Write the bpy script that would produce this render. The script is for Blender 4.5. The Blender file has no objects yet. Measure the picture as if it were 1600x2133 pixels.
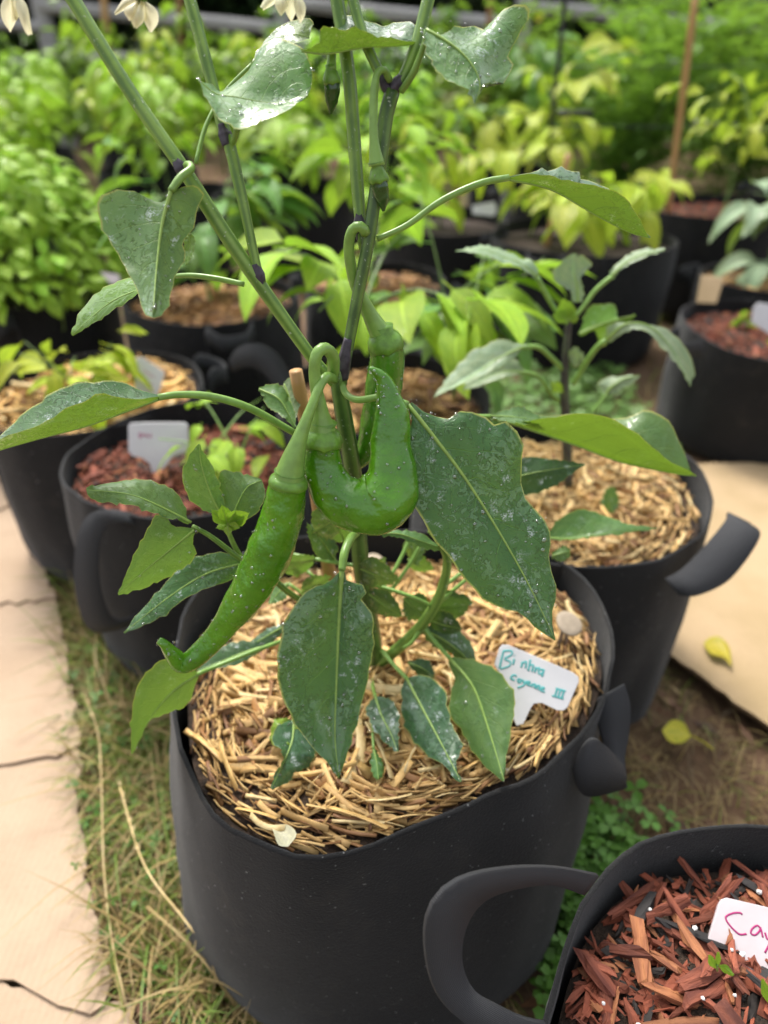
import bpy, math, random
import numpy as np
from mathutils import Vector, Matrix, noise as mnoise

SC = bpy.context.scene
COL = SC.collection
R = math.radians

# ------------------------------------------------------------------ camera, sky, sun, exposure
CAMZ, PITCH, FPX = 0.73, 33.0, 1500.0
cam = bpy.data.cameras.new('camera'); camo = bpy.data.objects.new('camera', cam); COL.objects.link(camo)
camo.location = (0, 0, CAMZ); camo.rotation_euler = (R(90 - PITCH), 0, 0)
cam.sensor_fit = 'VERTICAL'; cam.sensor_height = 36.0; cam.lens = FPX / 2133 * 36
cam.clip_start = 0.02; cam.clip_end = 300
cam.dof.use_dof = True; cam.dof.focus_distance = 0.425; cam.dof.aperture_fstop = cam.lens / 6.0
SC.camera = camo
W = bpy.data.worlds.new('World'); SC.world = W; W.use_nodes = True
wn = W.node_tree; bgn = wn.nodes['Background']
sky = wn.nodes.new('ShaderNodeTexSky'); sky.sky_type = 'NISHITA'; sky.sun_disc = False
SUN_EL, SUN_AZ = 58, 335          # azimuth clockwise from +Y (ahead of the camera, a little left)
sky.sun_elevation = R(SUN_EL); sky.sun_rotation = R(SUN_AZ); sky.dust_density = 4.0; sky.ozone_density = 1.0
hs = wn.nodes.new('ShaderNodeHueSaturation'); hs.inputs['Saturation'].default_value = 0.25
wn.links.new(sky.outputs[0], hs.inputs['Color']); wn.links.new(hs.outputs[0], bgn.inputs['Color'])
bgn.inputs['Strength'].default_value = 0.15
sl = bpy.data.lights.new('sun', 'SUN'); so = bpy.data.objects.new('sun', sl); COL.objects.link(so)
sl.energy = 1.5; sl.angle = R(14); sl.color = (1, 0.95, 0.87)
sd = Vector((math.sin(R(SUN_AZ)) * math.cos(R(SUN_EL)), math.cos(R(SUN_AZ)) * math.cos(R(SUN_EL)), math.sin(R(SUN_EL))))
so.rotation_euler = sd.to_track_quat('Z', 'Y').to_euler(); so.location = sd * 10
SC.view_settings.view_transform = 'Standard'; SC.view_settings.look = 'None'
SC.view_settings.exposure = 1.2; SC.view_settings.gamma = 1.0

# ------------------------------------------------------------------ helpers
CP = np.array([0, 0, CAMZ]); sp, cp_ = math.sin(R(PITCH)), math.cos(R(PITCH))
FW = np.array([0, cp_, -sp]); UP = np.array([0, sp, cp_]); RT = np.array([1.0, 0, 0])
def ray(px, py): return FW + (px - 800) / FPX * RT + (1066.5 - py) / FPX * UP
def V(px, py, y):                      # the point seen at (px, py) that stands y metres ahead
    r = ray(px, py); return CP + r * (y / r[1])
def G(px, py, z=0.0):                  # the point seen at (px, py) that lies at height z
    r = ray(px, py); return CP + r * ((z - CAMZ) / r[2])
def PL(px, py, p0, n):
    r = ray(px, py); n = np.array(n, float); return CP + r * (np.dot(p0 - CP, n) / np.dot(r, n))
def depth(p): return float(np.dot(np.array(p) - CP, FW))
def cr(pts, n, closed=False):          # Catmull-Rom curve resampled evenly
    p = np.array(pts, float)
    if len(p) == 2 and not closed:
        t = np.linspace(0, 1, n)[:, None]; return p[0] * (1 - t) + p[1] * t
    if closed: q = np.vstack([p[-1], p, p[0], p[1]]); m = len(p)
    else: q = np.vstack([2 * p[0] - p[1], p, 2 * p[-1] - p[-2]]); m = len(p) - 1
    o = []
    for i in range(m):
        a, b, c, d = q[i:i + 4]
        for k in range(14):
            t = k / 14
            o.append(0.5 * ((2 * b) + (-a + c) * t + (2 * a - 5 * b + 4 * c - d) * t * t + (-a + 3 * b - 3 * c + d) * t ** 3))
    o.append(q[m + 1]); o = np.array(o)
    s = np.concatenate([[0], np.cumsum(np.linalg.norm(np.diff(o, axis=0), axis=1))])
    u = np.linspace(0, s[-1], n)
    return np.stack([np.interp(u, s, o[:, k]) for k in range(o.shape[1])], 1)
def nrm(v): v = np.array(v, float); return v / (np.linalg.norm(v) + 1e-12)
def nz(p, s=1.0): return mnoise.noise(Vector((float(p[0]) * s, float(p[1]) * s, float(p[2]) * s)))

class MB:
    def __init__(s): s.v = []; s.f = []; s.uv = []; s.c = []
    def add(s, v, f, uv=None, c=None):
        o = len(s.v); s.v += [tuple(map(float, x)) for x in v]; s.f += [tuple(i + o for i in q) for q in f]
        s.uv += uv if uv else [(0.5, 0.5)] * len(v)
        s.c += c if isinstance(c, list) else [c or (1, 1, 1, 1)] * len(v)
    def mesh(s, name, mat, smooth=True):
        me = bpy.data.meshes.new(name); me.from_pydata(s.v, [], s.f); me.update()
        if mat is not None: me.materials.append(mat)
        if len(me.loops):
            idx = np.empty(len(me.loops), np.int32); me.loops.foreach_get('vertex_index', idx)
            l = me.uv_layers.new(name='UVMap'); l.data.foreach_set('uv', np.array(s.uv, np.float32)[idx].ravel())
            a = me.color_attributes.new('Col', 'FLOAT_COLOR', 'POINT'); a.data.foreach_set('color', np.array(s.c, np.float32).ravel())
            me.polygons.foreach_set('use_smooth', [smooth] * len(me.polygons))
        return me
def obj(name, me, parent=None, kind=None, label=None, cat=None, group=None):
    o = bpy.data.objects.new(name, me); COL.objects.link(o)
    if parent is not None:
        o.parent = parent
        if parent.type == 'EMPTY': o.location = -parent.location
    if kind: o['kind'] = kind
    if label: o['label'] = label
    if cat: o['category'] = cat
    if group: o['group'] = group
    return o
def thing(name, loc, label, cat, group=None):
    o = bpy.data.objects.new(name, None); COL.objects.link(o); o.location = Vector([float(x) for x in loc]); o.empty_display_size = 0.02
    o['label'] = label; o['category'] = cat
    if group: o['group'] = group
    return o
def inst(name, me, parent, M):         # a piece that shares its mesh
    o = bpy.data.objects.new(name, me); COL.objects.link(o)
    if parent is not None:
        o.parent = parent
        if parent.type == 'EMPTY': M = Matrix.Translation(-parent.location) @ M
    o.matrix_basis = M
    return o

def tube(pts, rad, seg=10, ridge=0.0, cap=True):
    p = np.array(pts, float); n = len(p); rad = np.array(rad, float)
    t = np.gradient(p, axis=0); t /= (np.linalg.norm(t, axis=1)[:, None] + 1e-12)
    a = np.cross(t[0], [0.3, 0.9, 0.2]); a = nrm(a); v = []; uv = []
    for i in range(n):
        a = nrm(a - t[i] * np.dot(a, t[i])); b = np.cross(t[i], a)
        for k in range(seg):
            th = 2 * math.pi * k / seg; r = rad[i] * (1 + ridge * math.cos(5 * th))
            v.append(p[i] + (a * math.cos(th) + b * math.sin(th)) * r); uv.append((k / seg, i / max(1, n - 1)))
    f = [(i * seg + k, i * seg + (k + 1) % seg, (i + 1) * seg + (k + 1) % seg, (i + 1) * seg + k) for i in range(n - 1) for k in range(seg)]
    if cap: f.append(tuple(range(seg))[::-1]); f.append(tuple((n - 1) * seg + k for k in range(seg)))
    return v, f, uv
def interp(w, n):
    w = np.array(w, float); return np.interp(np.linspace(0, 1, n), np.linspace(0, 1, len(w)), w)
def tubepx(pts, w, n=None, seg=12, ridge=0.0):      # pts (px, py, y); w pixel widths at those points
    n = n or max(8, len(pts) * 5)
    c = cr(pts, n); ws = interp(w, n); P = [V(*q) for q in c]
    return tube(P, [ws[i] / 2 / FPX * depth(P[i]) for i in range(n)], seg, ridge)
def ribbon(e1, e2, th=0.0025, n=28):                # a strap between two edge curves, with thickness
    a, b = cr(e1, n), cr(e2, n); v = []; f = []; m = 4
    t = np.gradient((a + b) / 2, axis=0); uv = []
    for i in range(n):
        nn = nrm(np.cross(t[i], b[i] - a[i])) * th / 2
        row = [a[i] + nn, (a[i] * .5 + b[i] * .5) + nn * 1.1, b[i] + nn, b[i] - nn, (a[i] * .5 + b[i] * .5) - nn * 1.1, a[i] - nn]
        v += row; uv += [(0, i / n), (.5, i / n), (1, i / n), (1, i / n), (.5, i / n), (0, i / n)]
    for i in range(n - 1):
        for k in range(6):
            f.append((i * 6 + k, i * 6 + (k + 1) % 6, (i + 1) * 6 + (k + 1) % 6, (i + 1) * 6 + k))
    f += [tuple(range(6))[::-1], tuple((n - 1) * 6 + k for k in range(6))]
    return v, f, uv

# ------------------------------------------------------------------ materials
class NT:
    def __init__(s, name):
        s.m = bpy.data.materials.new(name); s.m.use_nodes = True; s.t = s.m.node_tree
        for n in list(s.t.nodes): s.t.nodes.remove(n)
        s.out = s.t.nodes.new('ShaderNodeOutputMaterial')
    def n(s, typ, ins=None, **at):
        d = s.t.nodes.new(typ)
        for k, v in at.items(): setattr(d, k, v)
        for k, v in (ins or {}).items(): s.put(d.inputs[k], v)
        return d
    def put(s, i, v):
        if hasattr(v, 'is_output'): s.t.links.new(v, i)
        else:
            if isinstance(v, tuple) and len(v) == 3 and i.type == 'RGBA': v = v + (1,)
            i.default_value = v
    def m_(s, op, a, b=0.0, c=False):
        d = s.n('ShaderNodeMath', operation=op, use_clamp=c); s.put(d.inputs[0], a); s.put(d.inputs[1], b); return d.outputs[0]
    def mix(s, f, a, b, mode='MIX'):
        d = s.n('ShaderNodeMix', data_type='RGBA', blend_type=mode); s.put(d.inputs[0], f); s.put(d.inputs[6], a); s.put(d.inputs[7], b); return d.outputs[2]
    def ramp(s, x, a, b, lo=0.0, hi=1.0):
        d = s.n('ShaderNodeMapRange', interpolation_type='SMOOTHSTEP'); s.put(d.inputs[0], x)
        for i, v in zip((1, 2, 3, 4), (a, b, lo, hi)): d.inputs[i].default_value = v
        return d.outputs[0]
    def noise(s, vec, sc, det=3.0, rough=.55, dist=0.0):
        d = s.n('ShaderNodeTexNoise', {'Scale': sc, 'Detail': det, 'Roughness': rough, 'Distortion': dist})
        if vec is not None: s.put(d.inputs['Vector'], vec)
        return d.outputs[0]
    def coord(s, k='Object'): return s.n('ShaderNodeTexCoord').outputs[k]
    def bsdf(s, **k):
        d = s.n('ShaderNodeBsdfPrincipled')
        for a, v in k.items(): s.put(d.inputs[a.replace('_', ' ')], v)
        return d
    def end(s, sh): s.t.links.new(sh, s.out.inputs['Surface']); return s.m
    def bump(s, h, st=.3, d=.002): return s.n('ShaderNodeBump', {'Height': h, 'Strength': st, 'Distance': d}).outputs[0]

def leaf_mat(name, top, under, wet=0.5, residue=0.5, trans=.25, var=.15, margin=(.42, .42, .1), midrib=False, scorch=0.0, tcol=None, spec=.38):
    s = NT(name); uv = s.n('ShaderNodeUVMap').outputs[0]
    sep = s.n('ShaderNodeSeparateXYZ', {0: uv}); U, Vv = sep.outputs[0], sep.outputs[1]
    a = s.m_('ABSOLUTE', s.m_('SUBTRACT', s.m_('MULTIPLY', U, 2.0), 1.0))
    side = s.m_('MULTIPLY', s.m_('GREATER_THAN', U, .5), .43)
    wob = s.m_('MULTIPLY', s.noise(uv, 4.0, 1.0), .5)
    q = s.m_('ADD', s.m_('SUBTRACT', s.m_('MULTIPLY', Vv, 6.5), s.m_('MULTIPLY', s.m_('POWER', a, 1.3), 2.0)), s.m_('ADD', side, wob))
    fr = s.m_('ABSOLUTE', s.m_('SUBTRACT', s.m_('FRACT', q), .5))
    vein = s.m_('MULTIPLY', s.ramp(fr, .468, .498), s.ramp(a, .97, .25, 0.0, 1.0))
    rnd = s.n('ShaderNodeObjectInfo').outputs['Random']
    oc = s.coord()
    n1 = s.noise(uv, 5.0, 4.0); n2 = s.noise(oc, 900.0, 2.0); n3 = s.noise(oc, 130.0, 3.0)
    c = s.mix(s.ramp(n1, .3, .7), top, tuple(min(1, x * k) for x, k in zip(top, (1.5, 1.25, 1.2))))
    c = s.mix(s.m_('MULTIPLY', s.ramp(n2, .35, .75), .25), c, tuple(x * .55 for x in top))
    c = s.mix(s.m_('MULTIPLY', vein, .5), c, tuple(min(1, x * y) for x, y in zip(top, (3.5, 2.6, 2.2))))
    if residue > 0:
        rm = s.m_('MULTIPLY', s.ramp(n3, .53, .64), s.ramp(s.noise(uv, 3.0, 2.0), .47, .62))
        rf = s.m_('MULTIPLY', s.m_('MULTIPLY', rm, s.ramp(n2, .40, .62)), residue)
    u = s.mix(s.ramp(n1, .3, .7), under, tuple(x * .8 for x in under))
    u = s.mix(s.m_('MULTIPLY', vein, .35), u, tuple(min(1, x * 1.7) for x in under))
    bf = s.n('ShaderNodeNewGeometry').outputs['Backfacing']
    col = s.mix(bf, c, u)
    if midrib: col = s.mix(s.m_('MULTIPLY', s.ramp(a, .10, .03), .6), col, tuple(min(1, x * 2.6) for x in top))
    if margin: col = s.mix(s.m_('MULTIPLY', s.ramp(a, .955, .985), .75), col, margin)
    if scorch: col = s.mix(s.m_('MULTIPLY', s.ramp(s.m_('ADD', a, s.m_('MULTIPLY', n1, .4)), 1.12, 1.26), scorch), col, (.16, .07, .02))
    hv = s.n('ShaderNodeHueSaturation', {'Color': col, 'Hue': s.m_('ADD', .5 - .012, s.m_('MULTIPLY', rnd, .024)), 'Value': s.m_('ADD', 1 - var, s.m_('MULTIPLY', rnd, 2 * var))}).outputs[0]
    base = s.mix(rf, hv, (.62, .68, .7)) if residue > 0 else hv
    nw = s.m_('ADD', s.m_('MULTIPLY', s.noise(oc, 150.0, 2.0, .5, 2.2), .5), s.m_('MULTIPLY', s.noise(oc, 26.0, 1.0), .5))
    th = .575 - .07 * wet
    wetm = s.ramp(nw, th, th + .02)
    rim = s.m_('MULTIPLY', s.m_('MULTIPLY', s.ramp(nw, th - .03, th - .008), s.ramp(nw, th + .012, th)), min(1.0, wet))
    base = s.mix(s.m_('MULTIPLY', rim, .62), base, tuple(x * .25 for x in top))
    base = s.mix(s.m_('MULTIPLY', wetm, .16 * wet), base, tuple(min(1, x * 2.2 + .02) for x in top))  # sky reflection on the wet film painted as a lighter base colour
    rough = s.m_('SUBTRACT', .50, s.m_('MULTIPLY', wetm, .24 * wet + .04))
    h = s.m_('ADD', s.m_('MULTIPLY', n2, .2), s.m_('ADD', s.m_('MULTIPLY', vein, -.8), s.m_('MULTIPLY', wetm, .35 * wet)))
    bp = s.bump(s.m_('ADD', h, s.m_('MULTIPLY', n3, .5)), .6, .0014)
    b = s.bsdf(Base_Color=base, Roughness=rough, Normal=bp, Specular_IOR_Level=spec, Coat_Weight=s.m_('MULTIPLY', wetm, .8 * wet), Coat_Roughness=.12)
    tr = s.n('ShaderNodeBsdfTranslucent', {'Color': s.mix(.65, hv, tcol or (.30, .50, .03)), 'Normal': bp})
    mx = s.n('ShaderNodeMixShader', {0: trans}); s.t.links.new(b.outputs[0], mx.inputs[1]); s.t.links.new(tr.outputs[0], mx.inputs[2])
    return s.end(mx.outputs[0])

def plain(name, col, rough=.6, var=.2, sc=60.0, bump=.2, bd=.001, col2=None, spec=.5, rnd=0.0, stretch=None, **k):
    s = NT(name); oc = s.coord()
    if stretch: oc = s.n('ShaderNodeMapping', {0: oc, 3: stretch}).outputs[0]
    n = s.noise(oc, sc, 4.0)
    c2 = col2 or tuple(x * (1 - 2 * var) for x in col)
    c = s.mix(s.ramp(n, .3, .7), col, c2)
    if rnd:
        r = s.n('ShaderNodeObjectInfo').outputs['Random']
        c = s.n('ShaderNodeHueSaturation', {'Color': c, 'Value': s.m_('ADD', 1 - rnd, s.m_('MULTIPLY', r, 2 * rnd))}).outputs[0]
    b = s.bsdf(Base_Color=c, Roughness=rough, Specular_IOR_Level=spec, **k)
    if bump: s.put(b.inputs['Normal'], s.bump(s.noise(oc, sc * 2.5, 3.0), bump, bd))
    return s.end(b.outputs[0])

def col_mat(name, rough=.7, trans=0.0, sc=200.0, bump=.2, spec=.4):      # each piece's own colour from its colour attribute
    s = NT(name); at = s.n('ShaderNodeVertexColor', layer_name='Col').outputs[0]; oc = s.coord()
    c = s.mix(s.m_('MULTIPLY', s.ramp(s.noise(oc, sc, 3.0), .35, .7), .22), at, (.03, .02, .012))
    b = s.bsdf(Base_Color=c, Roughness=rough, Specular_IOR_Level=spec, Normal=s.bump(s.noise(oc, sc * 2, 2.0), bump, .001))
    if not trans: return s.end(b.outputs[0])
    tr = s.n('ShaderNodeBsdfTranslucent', {'Color': at}); mx = s.n('ShaderNodeMixShader', {0: trans})
    s.t.links.new(b.outputs[0], mx.inputs[1]); s.t.links.new(tr.outputs[0], mx.inputs[2]); return s.end(mx.outputs[0])

def felt_mat(name, col):
    s = NT(name); oc = s.coord(); n = s.noise(oc, 9.0, 4.0); f = s.noise(oc, 700.0, 2.0); lint = s.noise(oc, 260.0, 1.0)
    dust = s.ramp(s.noise(oc, 22.0, 5.0, .7), .52, .78)
    c = s.mix(s.ramp(n, .3, .7), col, tuple(x * 1.5 for x in col))
    c = s.mix(s.m_('MULTIPLY', dust, .12), c, (.12, .1, .075))
    c = s.mix(s.m_('MULTIPLY', s.ramp(lint, .735, .77), .4), c, (.3, .3, .3))
    b = s.bsdf(Base_Color=c, Roughness=.95, Specular_IOR_Level=.25, Sheen_Weight=.12, Sheen_Roughness=.5,
               Normal=s.bump(s.m_('ADD', f, s.m_('MULTIPLY', n, 2.0)), .5, .0015))
    return s.end(b.outputs[0])
def web_mat(name, col):
    s = NT(name); uv = s.n('ShaderNodeUVMap').outputs[0]
    mp = s.n('ShaderNodeMapping', {0: uv, 3: (1, 1, 1)}).outputs[0]
    w1 = s.n('ShaderNodeTexWave', {'Vector': mp, 'Scale': 75.0, 'Distortion': 1.5}, bands_direction='Y').outputs[1]
    w2 = s.n('ShaderNodeTexWave', {'Vector': mp, 'Scale': 6.0, 'Distortion': .5}, bands_direction='X').outputs[1]
    h = s.m_('ADD', w1, w2); c = s.mix(s.m_('MULTIPLY', h, .5), tuple(x * .8 for x in col), tuple(x * 1.35 for x in col))
    return s.end(s.bsdf(Base_Color=c, Roughness=.8, Specular_IOR_Level=.4, Normal=s.bump(h, .4, .001)).outputs[0])

M = {}
M['leaf_pale'] = leaf_mat('painted_sheen_leaf', (.085, .20, .055), (.15, .27, .05), wet=.7, residue=.7, trans=.18)  # paler copy of the leaf green, sky sheen put into the base colour
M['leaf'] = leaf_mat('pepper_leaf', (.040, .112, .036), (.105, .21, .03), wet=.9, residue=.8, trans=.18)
M['leaf_low'] = leaf_mat('lower_leaf', (.034, .098, .040), (.13, .24, .05), wet=.8, residue=1.0, trans=.15)
M['leaf_young'] = leaf_mat('young_leaf', (.075, .175, .05), (.14, .27, .035), wet=.5, residue=.35, trans=.25)
M['leaf_new'] = leaf_mat('new_growth', (.17, .34, .03), (.22, .40, .05), wet=.3, residue=0, trans=.3)
M['leaf_blue'] = leaf_mat('blue_green_leaf', (.19, .29, .17), (.13, .2, .06), wet=.3, residue=.3, trans=.2, midrib=True, var=.12)
M['bg_bright'] = leaf_mat('bright_leaf', (.27, .48, .03), (.25, .44, .05), wet=.3, residue=0, trans=.42, midrib=True, margin=None, var=.3)
M['bg_yellow'] = leaf_mat('yellow_green_leaf', (.38, .50, .03), (.38, .48, .05), wet=.3, residue=0, trans=.42, midrib=True, margin=None, var=.25)
M['bg_mid'] = leaf_mat('mid_leaf', (.10, .24, .04), (.14, .27, .05), wet=.4, residue=0, trans=.38, midrib=True, margin=None, var=.3)
M['bg_basil'] = leaf_mat('basil_leaf', (.30, .58, .05), (.30, .54, .08), wet=.3, residue=0, trans=.38, midrib=True, margin=None, var=.22)
M['bg_far'] = leaf_mat('far_leaf', (.15, .30, .04), (.15, .3, .06), wet=.2, residue=0, trans=.4, midrib=False, margin=None, var=.3)
M['bg_feather'] = leaf_mat('feathery_leaf', (.12, .25, .05), (.12, .25, .06), wet=.1, residue=0, trans=.4, midrib=False, margin=None, var=.25)
M['tree_leaf'] = leaf_mat('tree_leaf', (.018, .045, .012), (.03, .06, .02), wet=.2, residue=0, trans=.2, margin=None, var=.3, tcol=(.05, .1, .01))
M['dead_leaf'] = leaf_mat('fallen_leaf', (.42, .40, .03), (.4, .38, .05), wet=.2, residue=0, trans=.2, margin=None)
M['petal'] = leaf_mat('petal', (.80, .77, .55), (.8, .77, .55), wet=.1, residue=0, trans=.4, margin=None, tcol=(.95, .9, .65), var=.03)
def stem_mat(name, a, b_):
    s = NT(name); oc = s.coord(); uv = s.n('ShaderNodeSeparateXYZ', {0: s.n('ShaderNodeUVMap').outputs[0]}).outputs[0]
    w = s.m_('COSINE', s.m_('MULTIPLY', uv, 5 * 2 * math.pi)); n = s.noise(oc, 70.0, 4.0); sp_ = s.ramp(s.noise(oc, 420.0, 2.0), .66, .72)
    c = s.mix(s.ramp(s.m_('ADD', s.m_('MULTIPLY', w, .55), s.m_('MULTIPLY', s.noise(oc, 55.0, 5.0), 3.0)), .7, 2.4), b_, a); c = s.mix(s.m_('MULTIPLY', s.ramp(n, .5, .75), .3), c, b_)
    c = s.mix(s.m_('MULTIPLY', sp_, .5), c, (.5, .55, .45))
    return s.end(s.bsdf(Base_Color=c, Roughness=.38, Specular_IOR_Level=.4, Normal=s.bump(s.m_('ADD', n, sp_), .2, .0008)).outputs[0])
M['stem'] = stem_mat('stem', (.21, .34, .065), (.085, .17, .03))
M['stem_dark'] = stem_mat('stem_dark', (.12, .21, .045), (.04, .085, .02))
M['petiole'] = plain('petiole', (.20, .36, .07), .35, .12, 120, .1)
M['midrib'] = plain('midrib', (.26, .40, .08), .4, .1, 200, .1)
M['node'] = plain('stem_node', (.022, .014, .026), .6, .2, 200, .3, col2=(.06, .05, .07))
M['stem_purple'] = plain('purple_stem', (.035, .03, .035), .5, .3, 120, .2, col2=(.07, .09, .05))
M['bgstem'] = plain('plant_stem', (.16, .26, .06), .5, .2, 60, 0)
M['bamboo'] = plain('bamboo', (.48, .28, .11), .5, .15, 60, .2, stretch=(1, 1, .1), col2=(.33, .17, .06))
M['wood_stake'] = plain('wood_stake', (.30, .15, .06), .7, .2, 40, .3, stretch=(1, 1, .1))
M['felt'] = felt_mat('felt', (.0085, .0083, .0086)); M['web'] = web_mat('webbing', (.032, .0325, .035))
M['soil'] = plain('potting_soil', (.022, .015, .010), .95, .3, 220, .8, .004, col2=(.055, .033, .02))
M['straw'] = plain('straw', (.64, .41, .145), .55, .2, 80, .3, rnd=.3, col2=(.46, .28, .095))
M['straw_pale'] = plain('straw_pale', (.74, .58, .30), .55, .15, 80, .3, rnd=.2, col2=(.56, .40, .17))
M['straw_c'] = col_mat('loose_straw', .6)
M['chip_red'] = plain('red_chip', (.27, .078, .04), .8, .25, 160, .9, .002, rnd=.4, stretch=(.15, 1, 1), col2=(.10, .024, .014))
M['chip_orange'] = plain('orange_chip', (.36, .145, .06), .8, .2, 160, .7, .0015, rnd=.3, stretch=(.15, 1, 1), col2=(.17, .055, .024))
M['chip_dark'] = plain('charred_chip', (.03, .026, .025), .75, .25, 120, .6, .0015, rnd=.3, stretch=(.2, 1, 1))
M['chip_c'] = col_mat('wood_bits', .8)
M['perlite'] = plain('perlite', (.8, .79, .76), .8, .08, 300, .3)
M['tag'] = plain('white_plastic', (.62, .61, .62), .35, .03, 40, .05)
M['tag_pink'] = plain('pink_white_plastic', (.60, .53, .54), .4, .05, 40, .05)
M['ink_teal'] = plain('teal_ink', (.10, .42, .42), .5, .1, 300, 0)
M['ink_pink'] = plain('magenta_ink', (.42, .02, .16), .5, .1, 300, 0)
M['mushroom'] = plain('mushroom', (.36, .29, .21), .6, .1, 150, .2)
M['mushroom_stalk'] = plain('mushroom_stalk', (.22, .17, .14), .6, .1, 150, .2)
M['grass'] = col_mat('grass', .55, .3); M['clover'] = col_mat('clover', .5, .3)
M['weathered'] = plain('weathered_wood', (.42, .41, .40), .85, .2, 20, .4, .004, stretch=(.1, 1, 1))
M['pipe'] = plain('black_pipe', (.015, .018, .018), .45, .2, 30, 0)
M['bark'] = plain('bark', (.05, .04, .03), .9, .3, 12, .8, .02)
M['flower_y'] = plain('yellow_petal', (.75, .55, .02), .5, .1, 60, 0)
M['calyx'] = plain('calyx', (.14, .30, .03), .38, .2, 150, .3)

def pepper_mat(name, col, col2):
    s = NT(name); oc = s.coord(); n = s.noise(oc, 38.0, 3.0); m = s.noise(oc, 160.0, 2.0)
    c = s.mix(s.ramp(n, .3, .7), col, col2)
    b = s.bsdf(Base_Color=c, Roughness=s.m_('ADD', .2, s.m_('MULTIPLY', m, .12)), Coat_Weight=.3, Coat_Roughness=.15,
               Subsurface_Weight=.15, Subsurface_Radius=(.002, .006, .001), Subsurface_Scale=1.0,
               Normal=s.bump(s.m_('ADD', m, s.m_('MULTIPLY', n, 2.0)), .45, .0022))
    return s.end(b.outputs[0])
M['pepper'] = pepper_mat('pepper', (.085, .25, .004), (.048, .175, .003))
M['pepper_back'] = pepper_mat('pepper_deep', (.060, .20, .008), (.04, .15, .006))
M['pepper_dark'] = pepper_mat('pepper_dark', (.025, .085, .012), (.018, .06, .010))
def water_mat():
    s = NT('water'); f = s.n('ShaderNodeFresnel', {'IOR': 1.45}).outputs[0]
    t = s.n('ShaderNodeBsdfTransparent', {'Color': (.93, .96, .93, 1)}); g = s.n('ShaderNodeBsdfGlossy', {'Roughness': .04})
    mx = s.n('ShaderNodeMixShader', {0: s.m_('ADD', f, .16, True)}); s.t.links.new(t.outputs[0], mx.inputs[1]); s.t.links.new(g.outputs[0], mx.inputs[2])
    return s.end(mx.outputs[0])
M['water'] = water_mat()
def card_mat(name, c1, c2):
    s = NT(name); oc = s.coord(); n = s.noise(oc, 7.0, 5.0); f = s.noise(oc, 160.0, 3.0)
    w = s.n('ShaderNodeTexWave', {'Vector': oc, 'Scale': 45.0, 'Distortion': .3}, bands_direction='X').outputs[1]
    c = s.mix(s.ramp(n, .35, .7), c1, c2); c = s.mix(s.m_('MULTIPLY', s.ramp(f, .5, .8), .18), c, tuple(x * .6 for x in c2))
    stain = s.ramp(s.noise(oc, 3.2, 6.0, .7), .6, .75); c = s.mix(s.m_('MULTIPLY', stain, .4), c, (.26, .165, .09))
    return s.end(s.bsdf(Base_Color=c, Roughness=.85, Specular_IOR_Level=.2, Normal=s.bump(s.m_('ADD', s.m_('MULTIPLY', w, .3), f), .35, .002)).outputs[0])
M['card'] = card_mat('cardboard', (.44, .325, .228), (.375, .272, .185)); M['card2'] = card_mat('cardboard_tan', (.42, .305, .18), (.345, .252, .135))
M['card_edge'] = plain('cardboard_edge', (.25, .16, .09), .9, .2, 300, .5)
def ground_mat():
    s = NT('ground'); oc = s.coord(); n = s.noise(oc, 3.0, 6.0); f = s.noise(oc, 60.0, 5.0, .7); g = s.noise(oc, 1.3, 3.0)
    c = s.mix(s.ramp(n, .35, .65), (.15, .090, .052), (.21, .135, .085)); c = s.mix(s.m_('MULTIPLY', s.ramp(f, .45, .7), .55), c, (.05, .034, .02))
    c = s.mix(s.m_('MULTIPLY', s.ramp(g, .45, .65), .4), c, (.08, .11, .03))
    return s.end(s.bsdf(Base_Color=c, Roughness=.95, Specular_IOR_Level=.2, Normal=s.bump(f, .8, .008)).outputs[0])
M['ground'] = ground_mat()

# ------------------------------------------------------------------ ground and cardboard
def ground():
    b = MB(); n = 90
    xs = np.sign(np.linspace(-1, 1, n)) * np.abs(np.linspace(-1, 1, n)) ** 3 * 80
    ys = np.sign(np.linspace(-1, 1, n)) * np.abs(np.linspace(-1, 1, n)) ** 3 * 80 + .6
    v = [(x, y, .006 * nz((x, y, 0), 6) + .008 * nz((x, y, 3), 2) - .008) for y in ys for x in xs]
    f = [(j * n + i, j * n + i + 1, (j + 1) * n + i + 1, (j + 1) * n + i) for j in range(n - 1) for i in range(n - 1)]
    b.add(v, f); obj('ground', b.mesh('ground', M['ground']), kind='structure')
ground()

def sheet(name, outline, z, mat, label, th=.003, jag=.003, seed=1, tilt=(0, 0)):
    random.seed(seed); p = np.array(outline)[:, :2]; q = []
    for i in range(len(p)):
        a, b = p[i], p[(i + 1) % len(p)]; L = np.linalg.norm(b - a); k = max(1, int(L / .012)); 
        k = min(k, 60)
        for j in range(k):
            t = j / k; w = a * (1 - t) + b * t
            q.append(w + (np.array([random.gauss(0, jag), random.gauss(0, jag)]) if j else 0))
    zz = lambda w: z + tilt[0] * (w[0] - p[0][0]) + tilt[1] * (w[1] - p[0][1]) + .002 * nz((w[0], w[1], seed), 9)
    n = len(q); b = MB()
    b.add([(w[0], w[1], zz(w)) for w in q] + [(w[0] + .0015 * nz((*w, 7), 80), w[1], zz(w) - th) for w in q],
          [tuple(range(n)), tuple(range(n, 2 * n))[::-1]] + [(i, i + n, (i + 1) % n + n, (i + 1) % n) for i in range(n)])
    me = b.mesh(name, mat, False); me.materials.append(M['card_edge'])
    for pl in me.polygons[2:]: pl.material_index = 1
    return obj(name, me, label=label, cat='cardboard', group='cardboard sheets laid on the ground')
g2 = lambda pts, z: [G(a, b, z) for a, b in pts]
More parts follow.
